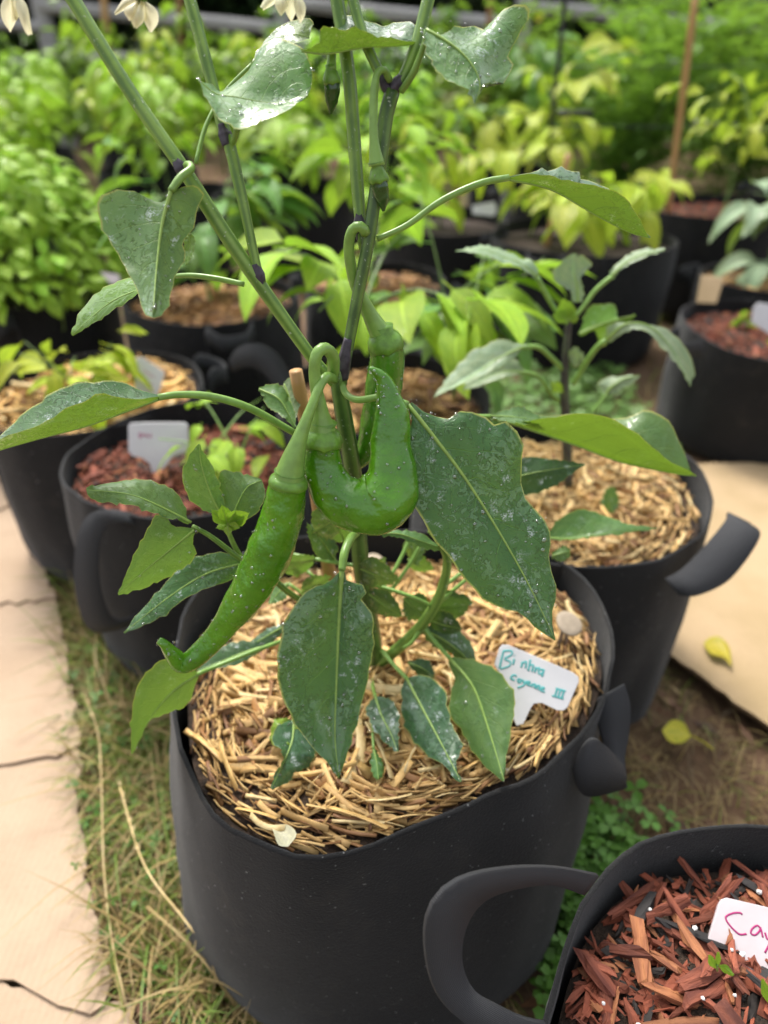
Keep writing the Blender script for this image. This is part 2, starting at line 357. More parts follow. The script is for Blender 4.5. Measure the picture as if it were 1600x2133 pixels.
sheet('cardboard_sheet', g2([(-1100, 1990), (0, 2040), (120, 2075), (250, 2085), (300, 2150), (420, 2500), (-900, 2600)], .004), .004, M['card'], 'lowest torn cardboard sheet peeking out under the others by the grass', seed=2)
sheet('cardboard_sheet', g2([(-1200, 1570), (0, 1590), (100, 1572), (166, 1548), (172, 1600), (158, 1652), (176, 1750), (188, 1850), (206, 1950), (232, 2040), (216, 2092), (188, 2112), (150, 2100), (62, 2060), (0, 2040), (-1100, 2000)], .0075), .0075, M['card'], 'wide tan cardboard sheet with torn corner beside the dry grass', seed=3)
sheet('cardboard_sheet', g2([(-1300, 1240), (0, 1250), (112, 1238), (140, 1380), (152, 1480), (168, 1550), (100, 1574), (0, 1592), (-1200, 1575)], .0115), .0115, M['card'], 'tan cardboard strip lapping over the torn-corner sheet', seed=4)
sheet('cardboard_sheet', g2([(-1100, 1040), (0, 1052), (28, 1044), (50, 1100), (90, 1180), (116, 1246), (0, 1258), (-1300, 1250)], .0155), .0155, M['card'], 'narrow cardboard strip next to the straw-filled pot with yellow-green seedling', seed=5)
sheet('cardboard_sheet', g2([(-900, 940), (0, 965), (8, 1000), (22, 1048), (0, 1060), (-1100, 1048)], .0195), .0195, M['card'], 'farthest cardboard strip at the end of the row beside the black pots', seed=6)
sheet('cardboard_sheet', [(.385, .735), (.48, .585), (.80, .42), (1.5, .75), (1.6, 1.25), (.98, 1.28), (.62, 1.27), (.45, 1.1), (.40, .95)], .028, M['card2'], 'large tan cardboard sheet with a yellow leaf lying on it', th=.006, jag=.0015, seed=7, tilt=(0, -.01))
sheet('cardboard_sheet', [(.40, .742), (.50, .58), (.84, .40), (1.5, .8), (1.5, 1.2), (.6, 1.2)], .014, M['card_edge'], 'dark brown cardboard layer under the large tan sheet', th=.005, seed=8)  # darker layer drawn for the dark underside of the raised sheet

# ------------------------------------------------------------------ fabric pots
def rim_fun(pts, c):
    a = [(math.atan2(p[1] - c[1], p[0] - c[0]), math.hypot(p[0] - c[0], p[1] - c[1])) for p in cr(pts, 72, True)]
    a.sort(); th = np.array([x[0] for x in a]); r = np.array([x[1] for x in a])
    th = np.concatenate([th - 2 * math.pi, th, th + 2 * math.pi]); r = np.concatenate([r, r, r])
    return lambda t: float(np.interp(math.atan2(math.sin(t), math.cos(t)), th, r))
POTS = []
def fabric_pot(c, r, h, label, seed, fill, rf=None, zf=None, handles=True, group='black fabric pots in the garden', squash=.03, rbot=None, boff=(0, 0)):
    t = thing('fabric_pot', (c[0], c[1], 0), label, 'fabric pot', group)
    ph = random.Random(seed).uniform(0, 6)
    rtop = rf or (lambda a: r * (1 + squash * math.cos(2 * a + ph) + squash * .5 * math.cos(3 * a + 2 * ph)))
    rb = rbot or r * .97; n = 72; b = MB(); v = []; rows = 13
    POTS.append((c[0], c[1], r))
    def pt(a, k, off, z):
        rr = (rtop(a) * k + rb * (1 - k)) + off
        rr += (.006 * nz((math.cos(a) * 2, math.sin(a) * 2, z * 5 + seed), 1.6) + .0022 * nz((math.cos(a) * 5, math.sin(a) * 5, z * 12 + seed), 2.4)) * (1.3 - k * .7) + .006 * math.sin(math.pi * min(1, max(0, z / h))) 
        return (c[0] + rr * math.cos(a) + boff[0] * (1 - k), c[1] + rr * math.sin(a) + boff[1] * (1 - k), z)
    top = lambda a: h + (zf(a) if zf else .004 * math.cos(2 * a + ph * 2) + .003 * math.cos(3 * a + ph))
    for i in range(rows):                       # outside, bottom to rim
        k = i / (rows - 2) if i < rows - 2 else (.994 if i == rows - 2 else 1.0)
        for j in range(n):
            a = 2 * math.pi * j / n; v.append(pt(a, k, -.012 if i == 0 else 0, top(a) * k))
    for i in range(7):                          # over the rim and down the inside
        k = (1, .996, .93, .85, .76, .66, .55)[i]
        for j in range(n):
            a = 2 * math.pi * j / n; v.append(pt(a, max(k, 0), -.0032, top(a) * k + (0 if i else .0003) + .0012 * nz((math.cos(a) * 9, math.sin(a) * 9, seed), 3) * (i < 2)))
    f = [(i * n + j, i * n + (j + 1) % n, (i + 1) * n + (j + 1) % n, (i + 1) * n + j) for i in range(rows + 6) for j in range(n)]
    f.append(tuple(range(n))[::-1]); b.add(v, f); obj('fabric_wall', b.mesh('fabric_wall', M['felt']), t)
    a0 = random.Random(seed + 5).uniform(0, 6.28) if seed != 1 else -1.95      # the stitched side seam, a lapped strip
    e1 = [pt(a0, k, .0003, top(a0) * k * .985 + .004) for k in np.linspace(0.02, 1, 9)]; e2 = [pt(a0 + .055 * .17 / r, k, .0003, top(a0) * k * .985 + .004) for k in np.linspace(0.02, 1, 9)]
    b = MB(); b.add(*ribbon(e1, e2, .0012, 14))
    if seed != 1: obj('side_seam', b.mesh('side_seam', M['felt']), t)
    if handles:
        for a in (ph, ph + math.pi):
            strap(t, [pt(a - .22, .72, .003, h * .72), pt(a - .22, 1, .014, h * 1.0), pt(a - .1, 1, .045, h * .98), pt(a + .1, 1, .045, h * .98), pt(a + .22, 1, .014, h * 1.0), pt(a + .22, .72, .003, h * .72)], .03)
    t['_fill'] = fill; del t['_fill']
    return t, rtop
def strap(t, pts, w, side=(0, 0, -1)):
    c = cr(pts, 24); e2 = [p + np.array(side) * w + np.array([0, 0, 0]) for p in c]
    b = MB(); b.add(*ribbon(c, e2, .0025, 30)); return obj('handle', b.mesh('handle', M['web']), t)
def strap2(t, e1, e2, th=.0028):
    b = MB(); b.add(*ribbon(e1, e2, th, 34)); return obj('handle', b.mesh('handle', M['web']), t)

def straw_proto(i):
    rd = random.Random(100 + i); b = MB(); n = 5; L = .026 + .034 * rd.random(); w = .0011 + .0034 * rd.random() ** 1.6; bend = rd.gauss(0, .12); lift = rd.gauss(0, .08)
    v = []; f = []
    for k in range(n):
        x = (k / (n - 1) - .5) * L; y = bend * (x * x / L) * 2; z = lift * x * x / L * 2
        for q in range(5):
            a = math.pi * q / 4; v.append((x, y + math.cos(a) * w, z + math.sin(a) * min(w, .0022) * .5))
    for k in range(n - 1):
        for q in range(4): f.append((k * 5 + q, k * 5 + q + 1, k * 5 + q + 6, k * 5 + q + 5))
        f.append((k * 5, k * 5 + 5, k * 5 + 9, k * 5 + 4))
    f += [(0, 4, 3, 2, 1), tuple((n - 1) * 5 + q for q in range(5))]
    b.add(v, f); return b
STRAW = [straw_proto(i) for i in range(10)]
STRAW_ME = [s.mesh('straw_stem', M['straw'] if i % 3 else M['straw_pale']) for i, s in enumerate(STRAW)]
def disk(c, rt, z, k=.975, seed=0, hump=.006, amp=.006, slope=(0, 0)):
    n, m = 48, 9; v = [(c[0], c[1], z + hump)]; f = []
    for i in range(1, m + 1):
        for j in range(n):
            a = 2 * math.pi * j / n; rr = (rt(a) - .004) * k * i / m; x, y = c[0] + rr * math.cos(a), c[1] + rr * math.sin(a)
            v.append((x, y, z + slope[0] * (x - c[0]) + slope[1] * (y - c[1]) + hump * (1 - (i / m) ** 2) + amp * nz((x, y, seed), 28) * (1 if i < m else .3)))
    for j in range(n): f.append((0, 1 + j, 1 + (j + 1) % n))
    for i in range(m - 1):
        for j in range(n): f.append((1 + i * n + j, 1 + (i + 1) * n + j, 1 + (i + 1) * n + (j + 1) % n, 1 + i * n + (j + 1) % n))
    return v, f
def spot(rd, c, rt, k=.95):
    a = rd.uniform(0, 6.2832); rr = math.sqrt(rd.random()) * (rt(a) - .006) * k
    return c[0] + rr * math.cos(a), c[1] + rr * math.sin(a), rr / rt(a), a
def straw_bed(c, rt, z, nparts, nloose, seed, label, scale=1.0, hump=.006, tone=(1, 1, 1), slope=(0, 0)):
    rd = random.Random(seed); b = MB(); b.add(*disk(c, rt, z, seed=seed, hump=hump, slope=slope))
    t = obj('straw_mulch', b.mesh('straw_mulch', M['soil']), label=label, cat='mulch', group='straw mulch filling the fabric pots')
    lb = MB()
    for i in range(nparts + nloose):
        x, y, q, a = spot(rd, c, rt, .955)
        yaw = rd.uniform(0, 6.28) if q < .74 else a + math.pi / 2 + rd.gauss(0, .25)
        top = i < nparts
        zz = z + slope[0] * (x - c[0]) + slope[1] * (y - c[1]) + hump * (1 - q * q) + (rd.uniform(.006, .013) if top else rd.uniform(-.002, .009))
        Mx = Matrix.Translation((x, y, zz)) @ Matrix.Rotation(yaw, 4, 'Z') @ Matrix.Rotation(rd.gauss(0, .12), 4, 'Y') @ Matrix.Rotation(rd.uniform(0, 6.28), 4, 'X') @ Matrix.Scale(scale * rd.uniform(.6, 1.25) * (1 if q < .72 else .62), 4)
        k = rd.randrange(10)
        if top: inst('straw_stem', STRAW_ME[k], t, Mx)
        else:
            g = rd.random(); cc = (.70 - .26 * g, .48 - .22 * g, .20 - .11 * g) if rd.random() < .74 else (.34 - .12 * g, .17 - .06 * g, .055)
            lb.add([Mx @ Vector(p) for p in STRAW[k].v], STRAW[k].f, c=(cc[0] * tone[0], cc[1] * tone[1], cc[2] * tone[2], 1))
    obj('loose_straw', lb.mesh('loose_straw', M['straw_c']), t, kind='stuff')
    return t
def chip_proto(i, L=None, w=None, h=None):
    rd = random.Random(300 + i); L = L or rd.uniform(.014, .046); w = w or rd.choice((rd.uniform(.0025, .005), rd.uniform(.005, .012))); h = h or rd.uniform(.002, .0055); v = []; f = []
    n = 4; b = MB(); bend = rd.gauss(0, .1)
    for k in range(n):
        x = (k / (n - 1) - .5) * L; s = (.55 + .45 * rd.random() if k in (0, n - 1) else 1.0)
        for (yy, zz) in ((-1, -1), (1, -1), (1.05, .55), (.2, 1), (-.95, .6)):
            v.append((x + rd.gauss(0, .0030), yy * w / 2 * s + rd.gauss(0, .0009) + bend * x * x / L, zz * h / 2 * s + rd.gauss(0, .0006)))
    f = [(k * 5 + q, k * 5 + (q + 1) % 5, (k + 1) * 5 + (q + 1) % 5, (k + 1) * 5 + q) for k in range(n - 1) for q in range(5)] + [(4, 3, 2, 1, 0), tuple((n - 1) * 5 + q for q in range(5))]
    b.add(v, f); return b
CHIP = [chip_proto(i) for i in range(30)]
CHIP_ME = [[c.mesh('wood_chip', M[m], False) for c in CHIP] for m in ('chip_red', 'chip_orange', 'chip_dark')]
def chip_bed(c, rt, z, nparts, nloose, seed, label, scale=1.0, hump=.004, keep=None):
    rd = random.Random(seed); b = MB(); b.add(*disk(c, rt, z, seed=seed, hump=hump, amp=.008))
    t = obj('wood_chip_mulch', b.mesh('wood_chip_mulch', M['soil'], True), label=label, cat='mulch', group='red wood chip mulch filling the fabric pots')
    lb = MB(); i = 0; tries = 0
    while i < nparts + nloose and tries < 40000:
        tries += 1
        x, y, q, a = spot(rd, c, rt, .96)
        if keep and rd.random() > keep(x, y): continue
        top = i < nparts; i += 1
        zz = z + hump * (1 - q * q) + (rd.uniform(.003, .013) if top else rd.uniform(-.001, .006))
        sc = scale * (rd.uniform(.6, 1.15) if top else rd.uniform(.22, .62))
        Mx = Matrix.Translation((x, y, zz)) @ Matrix.Rotation(rd.uniform(0, 6.28), 4, 'Z') @ Matrix.Rotation(rd.gauss(0, .22), 4, 'Y') @ Matrix.Rotation(rd.gauss(0, .4), 4, 'X') @ Matrix.Scale(sc, 4)
        k = rd.randrange(30); r = rd.random()
        if top: inst('wood_chip', CHIP_ME[0 if r < .62 else 1 if r < .84 else 2][k], t, Mx)
        else:
            g = rd.uniform(.5, 1.15); cc = (.27 * g, .072 * g, .036 * g, 1) if r < .78 else (.36 * g, .14 * g, .06 * g, 1) if r < .87 else (.03, .025, .022, 1)
            lb.add([Mx @ Vector(p) for p in CHIP[k].v], CHIP[k].f, c=cc)
    obj('small_wood_bits', lb.mesh('small_wood_bits', M['chip_c'], False), t, kind='stuff')
    return t

# front pot: its rim is pulled out of round
AC = (.008, .448); AZ = .29
arim = [G(*p, AZ) for p in [(358, 1470), (375, 1580), (432, 1690), (508, 1752), (585, 1784), (650, 1790), (760, 1766), (900, 1714), (1050, 1648), (1160, 1588), (1232, 1512), (1276, 1420), (1278, 1330), (1240, 1230), (1160, 1160), (1000, 1118), (800, 1105), (600, 1122), (470, 1170), (395, 1250), (362, 1350)]]
potA, rtA = fabric_pot(AC, .177, AZ, 'black fabric pot of straw holding the pepper plant with three large green peppers', 1, .27, rf=rim_fun(arim, AC), zf=lambda a: 0.0, handles=False, rbot=.196, boff=(-.020, .004))
strap2(potA, [V(1246, 1455, .405), V(1244, 1490, .398), V(1252, 1530, .39), V(1264, 1565, .382), V(1285, 1590, .372)],
       [V(1300, 1425, .412), V(1312, 1470, .404), V(1308, 1530, .394), V(1300, 1580, .38), V(1303, 1625, .366)])
strap2(potA, [V(1198, 1590, .352), V(1212, 1556, .352), V(1236, 1538, .354), V(1264, 1556, .360), V(1294, 1592, .370)],
       [V(1194, 1602, .352), V(1204, 1640, .346), V(1224, 1657, .344), V(1264, 1652, .350), V(1304, 1640, .364)])
straw_bed(AC, rtA, .262, 290, 3000, 11, 'golden straw mulch around the stem of the big pepper plant', hump=.010, slope=(.05, -.085))
BC = (.212, .752); BZ = .285
potB, rtB = fabric_pot(BC, .174, BZ, 'black fabric pot of pale straw with a sturdy purple-stemmed young plant', 2, .26, handles=False)
strap2(potB, [V(1385, 1205, .585), V(1420, 1185, .592), V(1465, 1140, .615), V(1510, 1085, .65), V(1515, 1068, .67)],
       [V(1415, 1240, .575), V(1455, 1240, .57), V(1522, 1205, .59), V(1582, 1120, .63), V(1560, 1090, .665)])
straw_bed(BC, rtB, .255, 220, 1400, 12, 'pale straw mulch under the purple-stemmed young plant', tone=(1.2, 1.25, 1.35), hump=.012)
EC = (.268, .128); EZ = .272
erim = [G(*p, EZ) for p in [(1130, 2180), (1142, 2110), (1165, 2000), (1200, 1900), (1250, 1820), (1330, 1755), (1420, 1728), (1520, 1720), (1620, 1722), (1760, 1740)]] + [np.array(q) for q in [(.40, .245, 0), (.445, .13, 0), (.39, .0, 0), (.26, -.045, 0), (.14, .01, 0)]]
potE, rtE = fabric_pot(EC, .17, EZ, 'black fabric pot of fresh red wood chips with a looped strap handle', 3, .24, rf=rim_fun(erim, EC), zf=lambda a: 0.0, handles=False)
strap2(potE, [V(1245, 1822, .252), V(1160, 1806, .238), V(1060, 1806, .222), (V(960, 1828, .205)), V(900, 1880, .195), V(884, 1960, .188), V(905, 2060, .180), V(960, 2125, .175), V(1060, 2180, .170), V(1125, 2190, .172)],
       [V(1215, 1862, .246), V(1150, 1842, .234), V(1080, 1848, .222), V(1010, 1872, .21), V(970, 1925, .200), V(960, 2000, .193), V(985, 2060, .187), V(1040, 2095, .182), V(1090, 2120, .178), V(1135, 2130, .178)])
chip_bed(EC, rtE, .228, 298, 3200, 13, 'coarse red and charred wood chips mulching the pot with white perlite', hump=.012, scale=1.12, keep=lambda x, y: .25 if x < .12 and y < .2 else 1)
FC = (-.254, .812); FZ = .29
potF, rtF = fabric_pot(FC, .152, FZ, 'black fabric pot of dark red chips with a wide white label', 4, .26, handles=False)
strap2(potF, [V(318, 1085, .69), V(240, 1062, .665), V(185, 1072, .66), V(160, 1130, .65), V(158, 1230, .64), V(190, 1312, .64), V(270, 1300, .66), V(315, 1250, .68)],
       [V(310, 1112, .685), V(270, 1090, .66), V(225, 1095, .655), V(206, 1140, .645), V(210, 1230, .635), V(240, 1290, .64), V(295, 1275, .66), V(330, 1240, .68)])
chip_bed(FC, rtF, .255, 150, 2600, 14, 'dark red wood chips under the small seedling with the white label', scale=.75)
def pot_at(px, py, y, r, h, fill, label, seed, zr=None):
    p = V(px, py, y); return (p[0], y), r, p[2]
GC = (-.45, 1.05)
potG, rtG = fabric_pot(GC, .165, .28, 'black fabric pot of bright straw with a yellow-green seedling beside the cardboard', 5, .27)
straw_bed(GC, rtG, .262, 90, 600, 15, 'bright yellow straw around the yellow-green seedling', tone=(1.35, 1.25, 1.0), scale=1.3)
JC = (-.77, 1.56)
potJ, rtJ = fabric_pot(JC, .175, .29, 'black fabric pot overflowing with a mound of basil', 6, .27)
HC = (-.36, 1.50)
potH, rtH = fabric_pot(HC, .182, .29, 'black fabric pot with brown straw behind the yellow-green seedling pot', 7, .27)
straw_bed(HC, rtH, .265, 0, 600, 16, 'brownish straw in the pot behind the yellow-green seedling', tone=(.9, .75, .7))
IC = (.0, 1.04)
potI, rtI = fabric_pot(IC, .163, .28, 'black fabric pot directly behind the big pepper plant stem', 8, .25)
straw_bed(IC, rtI, .25, 0, 700, 17, 'tan straw in the pot right behind the big pepper stem', tone=(.95, .85, .8))
strap2(potI, [V(478, 748, .98), V(500, 722, .97), V(540, 716, .96), V(580, 740, .95), V(610, 790, .94)], [V(486, 775, .98), V(512, 765, .96), V(540, 770, .95), (V(565, 795, .94)), V(590, 825, .93)])
H2C = (-.02, 1.62)
potH2, rtH2 = fabric_pot(H2C, .16, .29, 'black fabric pot half hidden behind the leafy pepper in the middle', 9, .27)
straw_bed(H2C, rtH2, .265, 0, 400, 18, 'straw in the half hidden middle pot', tone=(.9, .75, .7))
CC = (.80, 1.45)
potC, rtC = fabric_pot(CC, .19, .245, 'black fabric pot of red chips standing at the end of the tan cardboard', 10, .2)
chip_bed(CC, rtC, .212, 120, 2200, 19, 'red wood chips in the pot at the end of the tan cardboard', scale=.8)
DC = (.53, 2.02)
potD, rtD = fabric_pot(DC, .235, .30, 'wide black fabric pot with drooping yellow-green pepper leaves and a stake', 21, .28)
MC = (.98, 1.86)
potM, rtM = fabric_pot(MC, .165, .235, 'black fabric pot with pale dusty green leaves behind the red chip pot', 22, .2)
straw_bed(MC, rtM, .21, 0, 300, 20, 'straw in the pot of pale dusty green leaves', tone=(1, .9, .8))
KC = (1.05, 2.38)
potK, rtK = fabric_pot(KC, .24, .31, 'wide black fabric pot with a spindly yellow-green plant', 23, .29)
chip_bed(KC, rtK, .28, 0, 1500, 24, 'red wood chips under the spindly yellow-green plant')
NC = (.17, 2.28)
potN, rtN = fabric_pot(NC, .2, .29, 'black fabric pot with a white label between two pepper pots', 25, .27)
def soil_in(c, rt, z, label):
    b = MB(); b.add(*disk(c, rt, z)); obj('potting_soil', b.mesh('potting_soil', M['soil']), label=label, cat='soil', group='bare soil in the pots')
soil_in(JC, rtJ, .27, 'bare dark soil under the basil mound'); soil_in(DC, rtD, .275, 'bare dark soil under the drooping yellow-green pepper'); soil_in(NC, rtN, .26, 'bare dark soil in the pot with the white label between pepper pots')

# ------------------------------------------------------------------ leaves
def droplets(me, n, r0, r1, seed, parent, loc=False):
    rd = random.Random(seed); b = MB(); nv = len(me.vertices)
    for i in range(n):
        vx = me.vertices[rd.randrange(nv)]; p = np.array(vx.co); q = np.array(vx.normal)
        if np.dot(q, CP - p) < 0: q = -q if rd.random() < .0 else q
        if np.dot(q, CP - p) < 0: continue
        r = r0 + (r1 - r0) * rd.random() ** 3; t = nrm(np.cross(q, (rd.gauss(0, 1), rd.gauss(0, 1), rd.gauss(0, 1)))); s = np.cross(q, t)
        p = p + t * rd.gauss(0, .002) + s * rd.gauss(0, .002) - q * r * .08
        el = rd.uniform(.8, 1.35); v = []
        for (k, z) in ((1, 0), (.82, .42), (.42, .66)):
            for j in range(8):
                a = 2 * math.pi * j / 8; v.append(p + (t * math.cos(a) * el + s * math.sin(a)) * r * k + q * r * z)
        v.append(p + q * r * .74)
        f = [(m * 8 + j, m * 8 + (j + 1) % 8, m * 8 + 8 + (j + 1) % 8, m * 8 + 8 + j) for m in range(2) for j in range(8)] + [(16 + j, 16 + (j + 1) % 8, 24) for j in range(8)]
        b.add(v, f)
    if b.v: obj('water_droplets', b.mesh('water_droplets', M['water']), parent, kind='stuff')

LEAFN = [0]
def leaf(par, mid, L, Rr, y0, y1, dl, dr, mat='leaf', pet=None, petw=(10, 9), ref='all', top=True, name='leaf', bulge=.05, jag=1.6, drops=0, rib=9, ribm='midrib', label=None, ymid=None, wave=.012):
    LEAFN[0] += 1; rd = random.Random(LEAFN[0] * 7 + 1); n, m = 26, 6
    def curve(p, off):
        c = cr(p, n); t = np.linspace(0, 1, n)
        if ymid is not None: yb = (1 - t) ** 2 * y0 + 2 * t * (1 - t) * ymid + t * t * y1
        else: yb = y0 * (1 - t) + y1 * t
        y = yb + off * np.sin(np.pi * np.clip(t, 0, 1)) ** .8
        return c, y
    cm, ym = curve(mid, 0); cl, yl = curve(L, dl); c2, yr = curve(Rr, dr)
    for i in range(1, n - 1):
        cl[i] += [rd.gauss(0, jag), rd.gauss(0, jag)]; c2[i] += [rd.gauss(0, jag), rd.gauss(0, jag)]
    PM = np.array([V(cm[i][0], cm[i][1], ym[i]) for i in range(n)]); A = np.array([V(cl[i][0], cl[i][1], yl[i]) for i in range(n)]); B = np.array([V(c2[i][0], c2[i][1], yr[i]) for i in range(n)])
    size = np.linalg.norm(PM[-1] - PM[0]); tan = np.gradient(PM, axis=0)
    v = []; uv = []
    for i in range(n):
        t = i / (n - 1)
        for c in range(-m, m + 1):
            s = abs(c) / m; E = A[i] if c < 0 else B[i]; p = PM[i] * (1 - s) + E * s
            nn = nrm(np.cross(tan[i], E - PM[i])) * (1 if c > 0 else -1); wdt = np.linalg.norm(E - PM[i])
            q = t * 6.5 - 2 * s ** 1.3 + (.43 if c > 0 else 0)
            p = p + nn * (bulge * wdt * 4 * s * (1 - s) + wave * size * math.cos(2 * math.pi * (q + .5)) * (s * (1.15 - s)) * 1.2 * math.sin(math.pi * t))
            v.append(p); uv.append((.5 + .5 * c / m, t))
    w = 2 * m + 1
    f = [(i * w + c, i * w + c + 1, (i + 1) * w + c + 1, (i + 1) * w + c) for i in range(n - 1) for c in range(w - 1)]
    va = np.array(v); d = 0.0
    for k, q in enumerate(f):
        c = k % (w - 1)
        if ref == 'L' and c >= m: continue
        if ref == 'R' and c < m: continue
        fn = np.cross(va[q[2]] - va[q[0]], va[q[3]] - va[q[1]]); d += float(np.dot(fn, CP - va[q[0]]))
    if (d > 0) != top: f = [q[::-1] for q in f]
    b = MB(); b.add(v, f, uv); me = b.mesh('leaf', M[mat]); o = obj(name, me, par, label=label)
    if rib:
        rw = [rib * (1 - .85 * (i / (n - 1)) ** .8) for i in range(n)]
        b = MB(); b.add(*tube(PM, [max(.0002, rw[i] / 2 / FPX * depth(PM[i])) for i in range(n)], 6)); obj('midrib', b.mesh('midrib', M[ribm]), o)
    if pet:
        pe = [p if len(p) == 3 else (*p, y0) for p in pet]
        b = MB(); b.add(*tubepx(pe, petw, 18, 10)); obj('petiole', b.mesh('petiole', M['petiole']), o)
    if drops: droplets(me, drops, .0004, .0016, LEAFN[0], o)
    return o

# ------------------------------------------------------------------ the big pepper plant
base = G(785, 1405, .265)
plant = thing('pepper_plant', base, 'tall wet pepper plant with three large curved green peppers and dark leaves', 'pepper plant')
def stem(pts, w, mat='stem', ridge=.05, name='stem'):
    b = MB(); b.add(*tubepx(pts, w, None, 15, ridge)); return obj(name, b.mesh(name, M[mat]), plant)
stem([(786, 1440, .458), (778, 1340, .452), (762, 1240, .445), (750, 1160, .438), (737, 1000, .43), (716, 870, .423), (704, 800, .42), (700, 772, .42)], (34, 34, 34, 35, 36, 36, 36, 30), 'stem_dark')
stem([(700, 800, .42), (655, 752, .419), (560, 620, .418), (470, 490, .42), (380, 350, .428), (270, 190, .44), (140, -20, .455), (80, -120, .46)], (24, 26, 30, 30, 29, 29, 30, 30))
stem([(545, 590, .418), (535, 560, .419), (510, 440, .425), (480, 310, .435), (465, 265, .44), (430, 130, .45), (390, -20, .462), (360, -130, .468)], (20, 20, 24, 27, 24, 25, 26, 26))
stem([(712, 800, .42), (722, 740, .422), (745, 620, .427), (768, 500, .432), (790, 350, .44), (805, 240, .448), (818, 190, .452)], (22, 24, 26, 27, 28, 30, 32), 'stem_dark')
stem([(758, 520, .434), (750, 460, .439), (738, 300, .450), (726, 150, .462), (700, -10, .475), (680, -120, .48)], (20, 27, 28, 28, 29, 29))
stem([(812, 195, .452), (795, 160, .455), (762, 90, .46), (735, 0, .468), (715, -90, .472)], (20, 22, 22, 22, 22))
stem([(820, 190, .452), (842, 160, .452), (870, 90, .457), (895, -10, .465), (920, -110, .47)], (24, 26, 27, 26, 26))
for pts, w in (([(716, 790, .4195), (719, 745, .4205), (726, 705, .4215)], (23, 25, 22)), ([(544, 596, .4175), (536, 568, .418), (530, 550, .4185)], (24, 25, 22)), ([(474, 305, .4345), (468, 280, .4375), (462, 258, .439)], (26, 27, 22)),
               ([(388, 368, .427), (378, 350, .4275), (368, 332, .4285)], (28, 30, 28)), ([(815, 192, .451), (832, 172, .4515), (846, 150, .4515)], (26, 26, 20)), ([(812, 194, .4515), (802, 175, .453), (794, 156, .4545)], (22, 22, 18)), ([(752, 500, .4365), (750, 470, .438), (748, 445, .4395)], (22, 28, 24))):
    stem(pts, (w[0] * .82, w[0] * 1.0, w[1] * 1.06, w[2] * 1.0, w[2] * .80), 'node', .10, 'stem_node')
# side shoot, low branch, thin petiole stems
stem([(768, 1330, .448), (690, 1290, .43), (610, 1240, .41), (560, 1200, .40), (500, 1163, .39), (440, 1118, .385), (402, 1096, .38)], (12, 14, 13, 13, 12, 11, 9))
stem([(785, 1385, .452), (820, 1358, .445), (880, 1300, .435), (918, 1235, .43), (932, 1170, .425), (915, 1128, .42), (895, 1105, .42)], (22, 24, 24, 22, 20, 17, 12))
for a in ([(765, 1270, .448), (820, 1190, .47), (860, 1110, .49)], [(770, 1290, .45), (840, 1195, .47), (880, 1130, .48)], [(925, 1220, .43), (980, 1180, .44), (1020, 1150, .45)], [(905, 1262, .432), (980, 1200, .44), (1040, 1150, .45)],
          [(770, 1215, .44), (850, 1240, .43), (900, 1262, .432)], [(880, 1300, .435), (860, 1335, .43), (840, 1350, .43)], [(775, 1310, .45), (700, 1240, .45), (640, 1190, .46)], [(772, 1300, .45), (680, 1270, .46), (600, 1215, .47)], [(752, 1180, .44), (660, 1165, .45), (590, 1150, .46)]):
    stem(a, (9, 8, 7), 'petiole', 0, 'side_stem')

def pepper(body, w, ped, pedw, mat, seed, drops, lobes=.05, calx=(1.12, 20), bumps=.05, label=None, teeth=True):
    n, seg = 70, 32; c = cr(body, n); ws = interp(w, n); P = np.array([V(*q) for q in c]); rd = [ws[i] / 2 / FPX * depth(P[i]) for i in range(n)]
    v, f, uv = tube(P, rd, seg); v = np.array(v)
    for i in range(n):
        for k in range(seg):
            th = 2 * math.pi * k / seg; t = i / n; p = v[i * seg + k]; d = p - P[i]
            fac = 1 + lobes * math.cos(3 * th + seed + 1.2 * t) * math.sin(math.pi * t) ** .5 + bumps * (nz(p * 1.0 + seed, 70) + .5 * nz(p + seed, 160)) + .025 * math.sin(22 * t + seed + 2 * math.sin(th * 2))
            v[i * seg + k] = P[i] + d * fac
    b = MB(); b.add(list(v), f, uv); me = b.mesh('pepper', M[mat]); o = obj('pepper', me, plant, label=label)
    # calyx: a capped collar over the shoulder with small teeth
    m2 = 12; sg = 28; body0 = P[0]; ax = nrm(P[4] - P[0]); L = calx[1] / FPX * depth(body0); r0 = rd[2]
    prof = [(-1.15, pedw[-1] / 2 / FPX * depth(body0)), (-.75, r0 * .62), (-.4, r0 * .9), (-.05, r0 * 1.04), (.3, r0 * calx[0]), (.62, r0 * calx[0] * 1.02), (.72, r0 * calx[0] * .97)]
    cv, cf, cuv = tube([body0 + ax * L * a for a, _ in prof], [max(r, 1e-4) for _, r in prof], sg); cv = np.array(cv)
    for i in range(len(prof)):
        for k in range(sg):
            ctr = body0 + ax * L * prof[i][0]
            cv[i * sg + k] = ctr + (cv[i * sg + k] - ctr) * (1 + .05 * nz(cv[i * sg + k], 260))
            if i >= 4: cv[i * sg + k] += ax * L * .28 * (max(0, math.cos(k / sg * 2 * math.pi * 6)) ** 3 if teeth else .3 * math.sin(k * .9)) * (i - 3) / 3
    b = MB(); b.add(list(cv), cf, cuv); obj('calyx', b.mesh('calyx', M['calyx']), o)
    b = MB(); b.add(*tubepx(ped, pedw, 30, 14, .03)); obj('pedicel', b.mesh('pedicel', M['petiole']), o)
    droplets(me, drops, .0004, .0013, seed, o)
    return o
